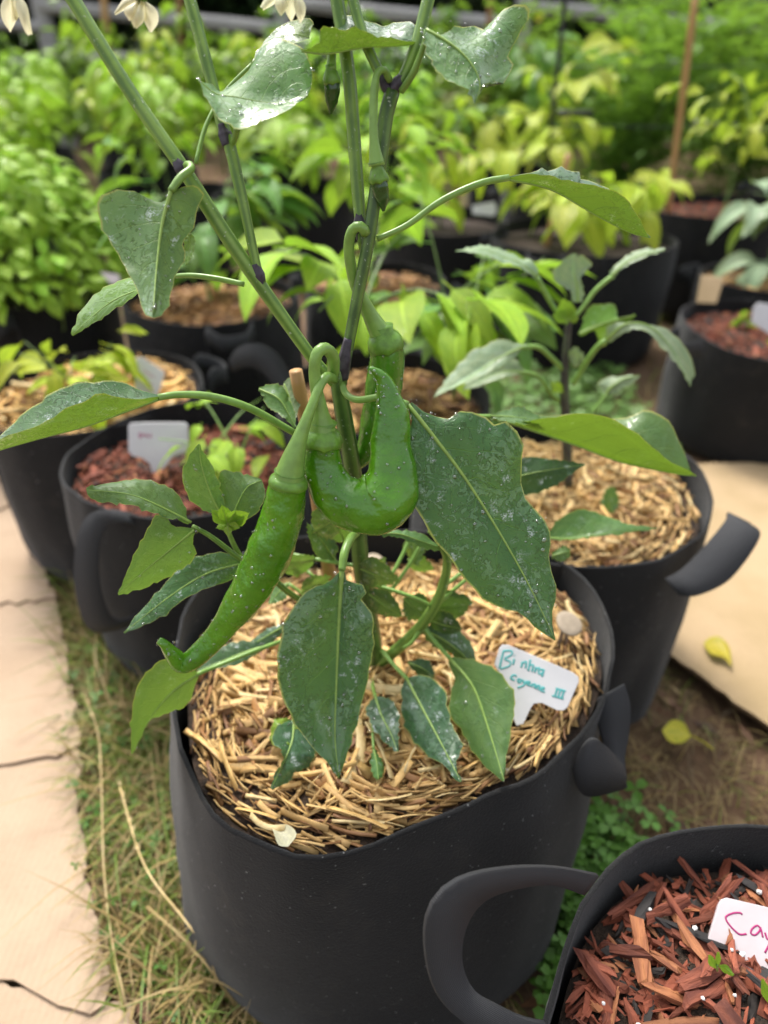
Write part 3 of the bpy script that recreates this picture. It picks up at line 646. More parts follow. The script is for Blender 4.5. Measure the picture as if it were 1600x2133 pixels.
pepper([(601, 1000, .365), (597, 1030, .364), (588, 1085, .362), (558, 1165, .358), (512, 1248, .354), (458, 1318, .350), (412, 1366, .347), (380, 1384, .346), (358, 1362, .345), (342, 1342, .344), (330, 1334, .344)], (74, 84, 90, 92, 90, 78, 60, 48, 42, 36, 16),
       [(696, 790, .412), (682, 784, .395), (668, 800, .386), (648, 850, .376), (622, 920, .369), (606, 975, .366), (602, 1000, .365)], (20, 20, 20, 25, 34, 50, 66), 'pepper', 3, 230, .085, bumps=.09, label='long green pepper with a curled tip', teeth=False, calx=(1.06, 16))
pepper([(673, 908, .385), (672, 950, .383), (680, 990, .380), (705, 1028, .376), (748, 1050, .372), (795, 1042, .372), (818, 995, .376), (816, 930, .383), (817, 870, .388), (809, 822, .391), (796, 786, .392), (770, 766, .391)], (70, 80, 88, 104, 124, 130, 104, 84, 78, 62, 38, 8),
       [(694, 780, .412), (694, 745, .402), (678, 726, .395), (660, 738, .39), (655, 780, .388), (664, 840, .386), (672, 900, .385)], (26, 26, 25, 24, 26, 36, 58), 'pepper', 5, 260, .09, bumps=.10, label='U-shaped bumpy green pepper with its tip pointing up', calx=(1.14, 26))
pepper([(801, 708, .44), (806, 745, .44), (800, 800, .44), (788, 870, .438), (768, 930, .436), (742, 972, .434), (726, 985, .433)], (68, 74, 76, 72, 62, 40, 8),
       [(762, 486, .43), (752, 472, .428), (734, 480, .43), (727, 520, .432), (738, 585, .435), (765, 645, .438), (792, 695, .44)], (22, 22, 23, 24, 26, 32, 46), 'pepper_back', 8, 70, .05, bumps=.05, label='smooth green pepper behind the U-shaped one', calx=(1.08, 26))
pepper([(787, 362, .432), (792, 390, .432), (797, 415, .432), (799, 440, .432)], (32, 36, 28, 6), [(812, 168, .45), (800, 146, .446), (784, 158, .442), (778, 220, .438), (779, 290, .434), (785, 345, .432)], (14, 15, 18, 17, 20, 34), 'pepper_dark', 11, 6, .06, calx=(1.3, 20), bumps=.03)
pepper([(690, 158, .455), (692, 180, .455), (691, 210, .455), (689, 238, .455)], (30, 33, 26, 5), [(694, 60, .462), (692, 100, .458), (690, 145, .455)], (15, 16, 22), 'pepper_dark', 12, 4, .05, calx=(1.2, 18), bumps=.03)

Lf = lambda *a, **k: leaf(plant, *a, **k)
# large leaves, the ones that carry the picture
Lf([(850, 843), (900, 905), (965, 990), (1035, 1100), (1100, 1215), (1157, 1333)],
   [(850, 848), (858, 880), (842, 925), (833, 975), (846, 1025), (880, 1085), (940, 1168), (1010, 1248), (1088, 1280), (1112, 1305), (1157, 1335)],
   [(858, 838), (892, 862), (936, 872), (960, 855), (1010, 862), (1026, 884), (1050, 874), (1072, 892), (1090, 922), (1084, 975), (1096, 1040), (1142, 1092), (1147, 1140), (1146, 1180), (1162, 1235), (1150, 1270), (1157, 1330)],
   .395, .335, -.010, .014, pet=[(712, 798, .418), (722, 822, .412), (748, 833, .405), (800, 827, .40), (850, 843)], petw=(14, 15, 15, 16, 15), rib=11, drops=110, label='largest dark green leaf with scorched toothed edge', bulge=.07, ymid=.372)
Lf([(712, 1188), (706, 1290), (700, 1440), (698, 1540), (706, 1620)],
   [(706, 1192), (680, 1215), (632, 1238), (596, 1290), (578, 1365), (592, 1465), (640, 1545), (682, 1588), (706, 1622)],
   [(718, 1190), (726, 1216), (752, 1214), (764, 1232), (752, 1250), (776, 1276), (780, 1330), (764, 1425), (742, 1508), (716, 1595), (706, 1622)],
   .385, .315, -.012, .004, pet=[(744, 1108, .432), (730, 1122, .41), (718, 1150, .395), (712, 1188)], petw=(18, 18, 18, 15), rib=12, drops=90, label='pointed dark green leaf hanging over the straw', bulge=.09, ymid=.36)
Lf([(330, 832), (250, 862), (180, 888), (90, 912), (0, 938), (-50, 955)],
   [(330, 826), (270, 832), (215, 820), (180, 832), (130, 855), (90, 882), (0, 915), (-50, 950)],
   [(330, 822), (290, 812), (250, 796), (190, 794), (130, 806), (60, 852), (0, 908), (-50, 945)],
   .385, .36, -.016, .030, pet=[(614, 902, .425), (520, 850, .41), (440, 826, .40), (370, 822, .392), (330, 828)], petw=(15, 17, 17, 16, 14), ref='R', rib=7, label='long arching leaf folded along its midrib', bulge=.04, jag=1.2, drops=14)
Lf([(356, 398), (338, 465), (327, 550), (319, 650)],
   [(352, 402), (338, 424), (310, 414), (275, 398), (240, 396), (207, 415), (208, 460), (228, 505), (256, 550), (284, 602), (294, 640), (306, 658), (318, 662)],
   [(362, 400), (380, 390), (402, 384), (425, 404), (414, 430), (408, 460), (382, 508), (386, 538), (366, 570), (356, 615), (348, 645), (334, 660), (320, 663)],
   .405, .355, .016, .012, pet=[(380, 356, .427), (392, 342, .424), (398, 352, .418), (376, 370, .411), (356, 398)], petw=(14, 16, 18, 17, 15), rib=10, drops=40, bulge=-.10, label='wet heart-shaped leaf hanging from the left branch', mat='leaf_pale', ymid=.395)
Lf([(414, 168), (450, 196), (490, 202), (560, 214), (612, 208), (640, 200)],
   [(412, 165), (440, 176), (470, 196), (490, 172), (520, 142), (545, 96), (580, 80), (635, 106), (652, 160), (640, 200)],
   [(412, 165), (430, 208), (462, 250), (500, 269), (550, 250), (598, 230), (622, 214), (638, 203)],
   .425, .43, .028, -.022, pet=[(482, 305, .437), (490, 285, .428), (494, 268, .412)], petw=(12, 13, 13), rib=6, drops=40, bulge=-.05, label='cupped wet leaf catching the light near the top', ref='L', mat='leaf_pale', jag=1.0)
Lf([(888, 62), (925, 82), (960, 108), (988, 142), (1000, 178), (990, 216)],
   [(884, 58), (884, 95), (900, 132), (930, 166), (960, 178), (978, 195), (990, 218)],
   [(892, 58), (906, 76), (940, 62), (945, 46), (952, 58), (980, 54), (1015, 60), (1032, 30), (1080, 8), (1105, 14), (1094, 52), (1068, 90), (1056, 118), (1066, 138), (1058, 168), (1018, 176), (1002, 192), (990, 218)],
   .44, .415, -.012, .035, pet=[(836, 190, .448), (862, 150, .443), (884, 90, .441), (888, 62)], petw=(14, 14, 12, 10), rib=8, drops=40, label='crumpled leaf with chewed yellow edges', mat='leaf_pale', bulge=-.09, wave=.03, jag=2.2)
Lf([(1060, 374), (1150, 396), (1240, 448), (1310, 484), (1352, 496)],
   [(1060, 370), (1105, 362), (1150, 368), (1210, 382), (1290, 402), (1325, 442), (1352, 494)],
   [(1060, 368), (1112, 356), (1126, 347), (1140, 358), (1172, 346), (1184, 358), (1204, 356), (1212, 374), (1238, 378), (1300, 420), (1356, 494)],
   .45, .46, -.012, .022, pet=[(786, 498, .433), (850, 468, .438), (920, 418, .443), (1000, 382, .447), (1060, 370)], petw=(12, 13, 14, 15, 14), ref='R', rib=6, label='long leaf seen from below on an arching stalk', bulge=.05, jag=1.0)
Lf([(1030, 872), (1090, 890), (1200, 928), (1290, 962), (1400, 986), (1450, 992)],
   [(1030, 866), (1090, 878), (1200, 862), (1265, 868), (1330, 905), (1380, 950), (1450, 990)],
   [(1030, 864), (1130, 866), (1220, 862), (1290, 872), (1350, 856), (1396, 880), (1420, 930), (1440, 985)],
   .50, .50, -.02, .035, pet=[(740, 960, .43), (860, 905, .46), (960, 872, .49), (1030, 868)], petw=(12, 12, 12, 11), ref='R', rib=7, label='broad leaf with pale underside behind the largest leaf', bulge=.05, jag=1.0, mat='leaf_young')
Lf([(1022, 866), (1060, 868), (1100, 872), (1136, 880)], [(1022, 862), (1050, 852), (1090, 846), (1136, 878)], [(1022, 872), (1050, 878), (1090, 884), (1136, 884)], .49, .5, .01, -.01, mat='leaf_young', rib=4)
Lf([(368, 574), (310, 596), (230, 630), (150, 698)], [(365, 570), (300, 572), (240, 588), (190, 620), (166, 655), (148, 695)], [(365, 580), (300, 604), (262, 630), (205, 668), (152, 700)],
   .43, .45, .02, -.005, pet=[(508, 592, .419), (450, 580, .422), (400, 574, .426), (366, 575)], petw=(11, 12, 12, 10), top=False, rib=5, label='backlit yellow-green leaf behind the heart-shaped one', mat='leaf_young')
Lf([(524, 134), (560, 90), (610, 72), (645, 78)], [(524, 132), (540, 100), (575, 60), (620, 40), (652, 42), (645, 76)], [(524, 136), (545, 118), (575, 98), (612, 90), (645, 80)], .47, .475, .012, -.01, top=False, rib=4, pet=[(408, 340, .43), (430, 260, .445), (470, 190, .46), (524, 134)], petw=(9, 9, 8, 7))
Lf([(628, 106), (680, 112), (760, 99), (820, 97), (872, 92)], [(626, 102), (662, 92), (672, 56), (700, 60), (716, 62), (740, 58), (780, 74), (820, 78), (872, 90)], [(626, 104), (668, 96), (700, 60), (722, 32), (760, 44), (800, 52), (838, 46), (866, 48), (872, 88)], .44, .455, -.012, .03, ref='R', rib=6, label='toothed leaf seen from below across the top stems', jag=1.8, pet=[(872, 92, .455), (880, 70, .457)], petw=(8, 8))
# side shoot, lower left
Y = 'leaf_young'
Lf([(398, 1088), (340, 1058), (270, 1030), (180, 1020)], [(392, 1082), (378, 1038), (340, 1010), (290, 998), (240, 1004), (180, 1016)], [(392, 1092), (340, 1076), (270, 1052), (205, 1046), (180, 1022)], .38, .365, .015, -.008, mat=Y, rib=6)
Lf([(468, 1082), (440, 1030), (420, 970), (415, 926)], [(462, 1078), (405, 1050), (380, 1000), (392, 952), (414, 924)], [(472, 1078), (462, 1028), (446, 978), (428, 945), (416, 924)], .39, .40, .005, .005, mat=Y, rib=6, drops=6)
Lf([(482, 1084), (495, 1050), (515, 1015), (545, 1000)], [(478, 1080), (458, 1040), (455, 985), (500, 985), (545, 998)], [(486, 1086), (520, 1080), (548, 1050), (552, 1020), (546, 1000)], .39, .40, .01, -.005, mat=Y, rib=5, drops=10)
Lf([(404, 1104), (360, 1140), (300, 1190), (246, 1237)], [(400, 1100), (362, 1094), (345, 1076), (322, 1074), (292, 1130), (266, 1190), (245, 1238)], [(408, 1108), (400, 1128), (412, 1152), (372, 1190), (300, 1224), (247, 1240)], .378, .36, -.002, .006, mat=Y, rib=6, drops=8)
Lf([(508, 1172), (430, 1195), (350, 1245), (258, 1318)], [(505, 1165), (462, 1150), (400, 1164), (340, 1218), (258, 1316)], [(510, 1182), (472, 1212), (405, 1236), (335, 1286), (260, 1320)], .39, .372, .008, -.006, mat='leaf', rib=6, drops=8)
Lf([(412, 1404), (360, 1440), (310, 1500), (275, 1570)], [(408, 1396), (372, 1372), (332, 1378), (290, 1420), (275, 1490), (273, 1570)], [(414, 1410), (388, 1468), (335, 1490), (305, 1508), (290, 1545), (275, 1572)], .375, .345, -.006, .006, mat=Y, rib=6, drops=14, pet=[(600, 1330, .42), (520, 1360, .40), (440, 1392, .385), (412, 1404)], petw=(9, 9, 9, 9))
Lf([(550, 1345), (500, 1362), (455, 1380), (405, 1398)], [(548, 1340), (500, 1336), (450, 1352), (408, 1394)], [(552, 1350), (510, 1378), (460, 1392), (408, 1400)], .42, .40, .01, -.006, mat='leaf_low', rib=5, drops=10)
for k, (tx, ty) in enumerate([(440, 1062), (462, 1050), (492, 1062), (510, 1078), (450, 1100), (500, 1100), (476, 1118), (520, 1068)]):
    bx, by = 474, 1092; dx, dy = tx - bx, ty - by; nx, ny = -dy * .33, dx * .33
    Lf([(bx, by), (bx + dx * .5, by + dy * .5), (tx, ty)], [(bx, by), (bx + dx * .5 + nx, by + dy * .5 + ny), (tx, ty)], [(bx, by), (bx + dx * .5 - nx, by + dy * .5 - ny), (tx, ty)], .383, .378 - .002 * (k % 3), .003, -.003, mat='leaf_new', rib=3, jag=.5, name='shoot_tip_leaf')
stem([(472, 1100, .384), (490, 1140, .392), (510, 1172, .398)], (10, 11, 10), 'petiole', 0, 'side_stem')
# low leaves over the straw
K = 'leaf_low'
Lf([(938, 1372), (985, 1430), (1018, 1520), (1050, 1626)], [(934, 1378), (945, 1420), (934, 1480), (965, 1530), (1000, 1585), (1048, 1628)], [(944, 1368), (990, 1376), (1040, 1400), (1072, 1452), (1062, 1530), (1053, 1592), (1051, 1628)], .415, .318, 0, .006, mat=Y, pet=[(880, 1302, .435), (905, 1335, .428), (938, 1372)], petw=(11, 10, 9), rib=9, drops=30, label='glossy green leaf reaching over the pot edge')
Lf([(848, 1414), (880, 1475), (920, 1550), (960, 1628)], [(842, 1418), (835, 1450), (842, 1510), (880, 1565), (930, 1600), (958, 1630)], [(854, 1410), (890, 1408), (930, 1440), (935, 1490), (962, 1555), (950, 1590), (962, 1630)], .405, .312, 0, .005, mat=K, pet=[(795, 1355, .445), (820, 1385, .425), (848, 1414)], petw=(10, 9, 9), rib=8, drops=24)
Lf([(782, 1452), (795, 1490), (815, 1530), (828, 1565)], [(778, 1455), (764, 1480), (778, 1520), (805, 1550), (826, 1566)], [(786, 1450), (815, 1458), (832, 1490), (830, 1530), (830, 1566)], .392, .338, 0, .004, mat=K, pet=[(782, 1400, .448), (776, 1425, .42), (782, 1452)], petw=(8, 8, 8), rib=6, drops=20)
Lf([(778, 1560), (785, 1590), (788, 1622)], [(776, 1560), (772, 1590), (778, 1618), (788, 1624)], [(780, 1560), (796, 1585), (798, 1612), (789, 1624)], .352, .325, 0, .003, mat=Y, pet=[(774, 1470, .395), (776, 1520, .37), (778, 1560)], petw=(6, 6, 6), rib=4)
Lf([(612, 1500), (608, 1545), (585, 1600), (565, 1642)], [(606, 1500), (575, 1515), (565, 1545), (590, 1570), (575, 1610), (562, 1642)], [(620, 1500), (650, 1540), (655, 1580), (620, 1615), (568, 1645)], .372, .312, 0, .006, mat=K, rib=6, drops=20)
Lf([(572, 1500), (585, 1520), (600, 1550)], [(572, 1498), (562, 1530), (570, 1555), (600, 1555)], [(580, 1495), (605, 1500), (625, 1530), (602, 1556)], .375, .35, 0, .003, mat='leaf_new', rib=5)
Lf([(880, 1312), (920, 1330), (960, 1360), (990, 1392)], [(878, 1316), (900, 1345), (940, 1362), (968, 1392), (990, 1394)], [(884, 1306), (920, 1296), (962, 1318), (986, 1350), (992, 1392)], .44, .425, 0, .01, mat=K, rib=6, drops=16)
Lf([(850, 1380), (880, 1392), (905, 1412)], [(850, 1384), (870, 1405), (905, 1416)], [(852, 1376), (885, 1372), (902, 1392), (906, 1414)], .428, .415, 0, .006, mat=K, rib=4, drops=8)
for (bx, by, tx, ty, wd, yy, mt) in [(740, 1180, 832, 1210, 30, .435, K), (760, 1230, 840, 1285, 26, .44, K), (900, 1265, 985, 1255, 34, .445, K), (890, 1290, 965, 1310, 26, .44, K), (840, 1245, 900, 1290, 30, .45, K), (700, 1170, 640, 1090, 24, .45, K), (650, 1110, 720, 1060, 34, .44, K),
                                     (720, 1130, 690, 1080, 22, .46, Y), (590, 1190, 660, 1160, 22, .46, Y), (600, 1215, 560, 1260, 16, .43, Y), (625, 1235, 690, 1200, 20, .46, Y), (860, 1110, 870, 1180, 22, .5, Y), (1020, 1180, 1060, 1230, 18, .46, K), (850, 1165, 905, 1185, 18, .5, Y), (600, 1300, 500, 1360, 14, .43, K),
                                     (590, 1150, 560, 1185, 14, .46, Y), (780, 1200, 800, 1160, 16, .47, K), (640, 1190, 600, 1150, 16, .47, K), (930, 1170, 985, 1120, 20, .47, Y)]:
    dx, dy = tx - bx, ty - by; l = math.hypot(dx, dy); nx, ny = -dy / l * wd, dx / l * wd
    Lf([(bx, by), (bx + dx * .5 + nx * .1, by + dy * .5 + ny * .1), (tx, ty)], [(bx, by), (bx + dx * .3 + nx, by + dy * .3 + ny), (bx + dx * .7 + nx * .7, by + dy * .7 + ny * .7), (tx, ty)], [(bx, by), (bx + dx * .3 - nx, by + dy * .3 - ny), (bx + dx * .7 - nx * .7, by + dy * .7 - ny * .7), (tx, ty)], yy, yy - .012, .006, -.004, mat=mt, rib=5, drops=8)
Lf([(780, 1112), (830, 1112), (880, 1128), (922, 1142)], [(780, 1110), (830, 1104), (880, 1112), (922, 1140)], [(780, 1114), (830, 1118), (880, 1142), (922, 1146)], .42, .42, .006, -.002, mat=Y, rib=4, jag=2.0)
Lf([(1050, 1000), (1110, 985), (1170, 975), (1218, 968)], [(1050, 990), (1090, 955), (1140, 955), (1218, 966)], [(1050, 1010), (1090, 1032), (1150, 1015), (1218, 970)], .50, .49, .01, -.006, mat=K, rib=4)
Lf([(1140, 1120), (1190, 1122), (1270, 1110), (1368, 1100)], [(1140, 1112), (1180, 1070), (1230, 1062), (1300, 1088), (1368, 1098)], [(1140, 1126), (1200, 1124), (1270, 1116), (1368, 1102)], .49, .48, .02, -.008, mat=Y, rib=5)
Lf([(1150, 1158), (1170, 1152), (1188, 1148)], [(1150, 1150), (1170, 1138), (1188, 1140)], [(1150, 1165), (1175, 1168), (1188, 1158)], .47, .47, .006, -.004, mat=Y, rib=4)
Lf([(540, 810), (580, 830), (600, 860), (616, 890)], [(540, 806), (580, 800), (608, 840), (618, 888)], [(538, 814), (560, 850), (590, 868), (614, 892)], .46, .44, .01, -.004, mat=Y, rib=5)
Lf([(592, 800), (604, 830), (614, 870)], [(590, 800), (612, 782), (626, 830), (618, 870)], [(588, 804), (584, 835), (610, 872)], .47, .45, .008, -.004, mat='leaf_blue', rib=4)
Lf([(392, 480), (396, 515), (388, 552)], [(390, 480), (384, 510), (386, 550)], [(396, 480), (408, 505), (402, 530), (388, 554)], .425, .42, .004, -.004, top=False, mat=Y, rib=4)

# flowers hang from the upper nodes
def flower(petals, y, cal, ped):
    b = MB(); b.add(*tubepx([(cal[0], cal[1] - 12, y + .002), (cal[0], cal[1], y), (cal[0], cal[1] + 10, y)], (8, 22, 26), 8, 10)); o = obj('flower', b.mesh('flower', M['calyx']), plant, label='cream white flower hanging face down')
    b = MB(); b.add(*tubepx(ped, (9, 9, 12), 16, 8)); obj('pedicel', b.mesh('pedicel', M['petiole']), o)
    for i, (m, l, r) in enumerate(petals):
        n = 10; cm, a, c = cr(m, n), cr(l, n), cr(r, n); off = (-.004 if i % 2 else .004); v = []; f = []
        for k in range(n):
            t = k / (n - 1); yy = y + off * math.sin(t * 2.2); ce = V(*cm[k], yy - .0025 * math.sin(math.pi * t))
            p, q = V(*a[k], yy + .002), V(*c[k], yy + .002); v += [p, (p + ce) / 2 + (0, -.0008, 0), ce, (q + ce) / 2 + (0, -.0008, 0), q]
        for k in range(n - 1):
            for j in range(4): f.append((k * 5 + j, k * 5 + j + 1, k * 5 + j + 6, k * 5 + j + 5))
        b = MB(); b.add(v, f); obj('petal', b.mesh('petal', M['petal']), o)
flower([([(18, -16), (18, 20), (22, 62)], [(18, -16), (2, 10), (4, 40), (22, 68)], [(18, -16), (34, 10), (36, 36), (22, 68)]), ([(32, -16), (46, 20), (62, 72)], [(32, -16), (34, 20), (52, 66), (60, 76)], [(32, -16), (56, 10), (64, 50), (68, 72)]),
        ([(26, -16), (30, 10), (34, 40)], [(26, -16), (20, 20), (34, 44)], [(26, -16), (44, 20), (34, 44)])], .43, (24, -26), [(100, -90, .455), (50, -80, .44), (24, -36, .43)])
flower([([(284, -2), (262, 6), (240, 28)], [(284, -6), (258, -2), (238, 26)], [(284, 2), (268, 16), (240, 32)]), ([(288, 0), (276, 20), (270, 42)], [(288, 0), (258, 20), (270, 44)], [(288, 0), (286, 26), (272, 44)]), ([(300, 0), (314, 30), (314, 66)], [(300, 0), (298, 36), (312, 68)], [(300, 0), (326, 20), (330, 46), (316, 68)]),
        ([(294, 0), (285, 36), (282, 56)], [(294, 0), (274, 38), (280, 60)], [(294, 0), (300, 42), (284, 60)]), ([(296, 0), (298, 20), (302, 42)], [(296, 0), (288, 20), (302, 46)], [(296, 0), (310, 24), (302, 46)])], .43, (294, -10), [(230, -130, .46), (300, -70, .44), (294, -20, .43)])
flower([([(586, -20), (566, -4), (548, 18)], [(586, -24), (560, -16), (542, 14)], [(586, -14), (572, 8), (548, 22)]), ([(594, -20), (590, 6), (584, 30)], [(594, -20), (572, 4), (584, 34)], [(594, -20), (600, 12), (586, 34)]), ([(600, -20), (606, 14), (606, 42)], [(600, -20), (594, 20), (606, 46)], [(600, -20), (618, 14), (608, 46)]),
        ([(608, -20), (624, 10), (626, 44)], [(608, -20), (614, 20), (624, 50)], [(608, -20), (634, 4), (636, 30), (626, 50)])], .44, (598, -30), [(690, -60, .47), (640, -80, .45), (598, -40, .44)])

# support stake
b = MB(); v, f, uv = tubepx([(616, 772, .465), (640, 900, .466), (664, 1060, .468), (690, 1215, .470), (694, 1240, .471)], (28, 28, 28, 28, 28), 16, 14); b.add(v, f, uv)
stk = obj('bamboo_stake', b.mesh('bamboo_stake', M['bamboo']), label='orange-brown bamboo stake behind the peppers in the front pot', cat='stake')

# ------------------------------------------------------------------ label stakes with handwriting
def tagplate(outline, p0, n, th, mat, label, strokes=(), ink='ink_teal', w=.0009, group='white plastic plant labels'):
    n = nrm(n); o = [PL(a, b_, p0, n) for a, b_ in outline]; k = len(o); b = MB()
    c = np.mean(o, axis=0)
    if np.dot(np.cross(o[1] - o[0], o[2] - o[1]), n) < 0: o = o[::-1]
    inn = [q + (c - q) * .02 + n * .0004 for q in o]
    b.add(list(inn) + list(o) + [q - n * th for q in o], [tuple(range(k)), tuple(range(2 * k, 3 * k))[::-1]] + [(i, i + k, (i + 1) % k + k, (i + 1) % k) for i in range(k)] + [(i + k, i + 2 * k, (i + 1) % k + 2 * k, (i + 1) % k + k) for i in range(k)])
    t = obj('plant_label', b.mesh('plant_label', M[mat], False), label=label, cat='plant label', group=group)
    if strokes:
        b = MB()
        for s in strokes:
            q = [PL(a, b_, p0, n) + n * .0006 for a, b_ in s]; cc = cr(q, max(6, len(q) * 4)); v, f, uv = tube(cc, [w] * len(cc), 6)
            v = [x - n * (np.dot(x - p0, n) - .0006) * .7 for x in v]; b.add(v, f, uv)
        obj('handwriting', b.mesh('handwriting', M[ink]), t)
    return t
rc = lambda pts, k=4: [tuple(x) for x in cr(pts, k * len(pts), True)]
pA = G(1082, 1508, .289)
sA = lambda l: [[(1000 + a * .15, 1320 + c * .15) for a, c in s] for s in l]
tagplate([(1030, 1384), (1040, 1350), (1046, 1343), (1058, 1343), (1130, 1373), (1192, 1400), (1205, 1410), (1206, 1420), (1182, 1474), (1174, 1480), (1162, 1480), (1128, 1464), (1112, 1466), (1104, 1478), (1090, 1508), (1076, 1512), (1070, 1500), (1068, 1450), (1050, 1418)], pA, (-.12, -.62, .78), .0025, 'tag', 'white plastic label with two lines of teal handwriting stuck in straw',
         sA([[(330, 230), (300, 350), (270, 480)], [(330, 240), (430, 240), (440, 290), (340, 350), (420, 390), (400, 450), (280, 490)], [(475, 350), (460, 430)], [(480, 300), (482, 308)], [(590, 390), (570, 470)], [(585, 410), (640, 390), (630, 480)], [(700, 360), (670, 520)], [(685, 440), (740, 440), (720, 530)], [(780, 460), (760, 540)], [(775, 490), (830, 470)], [(870, 500), (820, 500), (820, 560), (870, 540), (890, 490), (860, 600)],
             [(510, 590), (460, 575), (430, 620), (480, 650)], [(560, 625), (525, 640), (540, 680), (570, 660), (580, 630)], [(600, 640), (610, 690)], [(650, 650), (600, 720), (520, 750)], [(650, 670), (690, 690), (680, 660), (650, 700), (700, 725)], [(730, 690), (715, 740)], [(725, 710), (765, 700), (755, 755)], [(790, 710), (780, 770)], [(785, 730), (825, 720), (815, 785)], [(840, 760), (890, 765), (870, 740), (845, 790), (900, 810)],
             [(1050, 760), (1190, 800)], [(1000, 860), (1160, 905)], [(1070, 770), (1040, 870)], [(1115, 785), (1085, 885)], [(1165, 795), (1135, 895)]]), w=.00085)
pE = G(1540, 2015, .238)
tagplate([(1496, 1885), (1502, 1874), (1514, 1870), (1600, 1890), (1680, 1912), (1690, 1925), (1675, 1990), (1660, 2000), (1630, 1996), (1615, 2010), (1606, 2040), (1575, 2036), (1545, 2008), (1524, 1978), (1510, 1966), (1488, 1976), (1477, 1966), (1475, 1955)], pE, (-.1, -.45, .85), .0025, 'tag_pink', 'pinkish white label with magenta handwriting in the fresh chip pot',
         [[(1440 + a * .1032, 1840 + c * .1032) for a, c in s] for s in [[(1020, 630), (980, 595), (850, 600), (720, 650), (690, 710), (760, 830), (880, 960), (980, 1030), (1110, 1020)], [(1390, 900), (1320, 850), (1220, 920), (1200, 1010), (1280, 1040), (1370, 960), (1390, 890), (1440, 1090)], [(1480, 990), (1530, 1120), (1600, 1130)], [(1640, 1010), (1570, 1220), (1480, 1400)], [(1720, 1080), (1800, 1060), (1740, 1030), (1690, 1120), (1780, 1180)], [(1880, 1060), (1860, 1180)], [(1870, 1110), (1960, 1080), (1950, 1200)]]], 'ink_pink', .0006)
pF = G(325, 984, .262)
tagplate([(267, 888), (272, 882), (300, 880), (384, 880), (391, 886), (393, 935), (384, 943), (362, 950), (346, 970), (330, 988), (318, 984), (312, 966), (296, 954), (276, 950), (268, 940)], pF, (0, -.9, .3), .0025, 'tag', 'wide white label with a notched point in the dark red chip pot', [[(290, 902), (292, 914)], [(290, 902), (300, 906), (291, 910)], [(304, 910), (304, 903), (310, 912)], [(314, 912), (314, 902)]], 'ink_pink', .0007)
pG = G(300, 830, .275)
tagplate([(284, 746), (296, 744), (340, 772), (343, 780), (328, 826), (318, 834), (290, 836), (278, 824)], pG, (.15, -.85, .35), .0025, 'tag', 'tilted pinkish label in the bright straw pot', [[(300, 772), (322, 786)], [(296, 792), (318, 802)]], 'ink_pink', .0006)
tagplate([(1570, 640), (1580, 630), (1640, 640), (1640, 690), (1610, 700), (1566, 672)], V(1600, 690, 1.40), (-.2, -.9, .3), .003, 'tag', 'white label in the red chip pot at the end of the tan cardboard')
tagplate([(984, 428), (1030, 420), (1036, 438), (1028, 450), (985, 446)], V(1005, 440, 2.15), (0, -.8, .5), .003, 'tag', 'small white label in the bare soil pot between pepper plants')
tagplate([(208, 566), (248, 572), (250, 588), (232, 592)], V(230, 580, 1.42), (0, -.8, .5), .003, 'tag_pink', 'small lilac label between the basil pot and the brown straw pot')

# ------------------------------------------------------------------ small things in the front pots
def mushroom(cap, stalks, r, label, y, tilt=.35):
    t = thing('mushroom', V(*stalks[0][-1], y), label, 'mushroom', 'little pale mushrooms in the straw')
    c = V(*cap, y); prof = [(0, .06), (.35, .07), (.65, .06), (.9, .0), (1, -.06), (.9, -.09), (.5, -.05), (.1, -.03)]; v = []; n = 20; f = []
    rot = Matrix.Rotation(tilt, 3, 'X') @ Matrix.Rotation(.25, 3, 'Y')
    for (q, z) in prof:
        for k in range(n):
            a = 2 * math.pi * k / n; p = rot @ Vector((q * r * math.cos(a) * (1 + .05 * math.cos(3 * a)), q * r * math.sin(a), z * r)); v.append((c[0] + p.x, c[1] + p.y, c[2] + p.z))
    for i in range(len(prof) - 1):
        for k in range(n): f.append((i * n + k, i * n + (k + 1) % n, (i + 1) * n + (k + 1) % n, (i + 1) * n + k))
    b = MB(); b.add(v, f); obj('cap', b.mesh('cap', M['mushroom']), t)
    for s in stalks:
        b = MB(); b.add(*tubepx([(*p, y + .002) for p in s], [9] * len(s), 8, 8)); obj('stalk', b.mesh('stalk', M['mushroom_stalk']), t)
mushroom((1186, 1298), [[(1184, 1305), (1176, 1345), (1168, 1380)], [(1174, 1305), (1166, 1340), (1164, 1380)]], .0125, 'pale flat mushroom standing at the inner wall of the front pot', .478)
mushroom((782, 1164), [[(782, 1170), (780, 1195), (778, 1215)]], .0085, 'small round pale mushroom behind the big pepper stem', .56, .1)
def flat_leaf(name, pts, mid, y_or_z, mat, label, cat, ground=True, curl=.006, group=None):
    n = 12; L, Rr, Mm = cr(pts[0], n), cr(pts[1], n), cr(mid, n); v = []; uv = []; f = []
    for i in range(n):
        t = i / (n - 1)
        for k, (p, s) in enumerate(((L[i], 0), ((L[i] + Mm[i]) / 2, .25), (Mm[i], .5), ((Rr[i] + Mm[i]) / 2, .75), (Rr[i], 1))):
            q = G(p[0], p[1], y_or_z + curl * (abs(s - .5) * 2) ** 1.5 * math.sin(math.pi * t) + .001 + curl * .6 * t * t); v.append(q); uv.append((s, t))
    for i in range(n - 1):
        for k in range(4): f.append((i * 5 + k, i * 5 + k + 1, i * 5 + k + 6, i * 5 + k + 5))
    va = np.array(v); q = f[10]
    if np.cross(va[q[2]] - va[q[0]], va[q[3]] - va[q[1]])[2] < 0: f = [x[::-1] for x in f]
    b = MB(); b.add(v, f, uv); return obj(name, b.mesh(name, M[mat]), label=label, cat=cat, group=group)
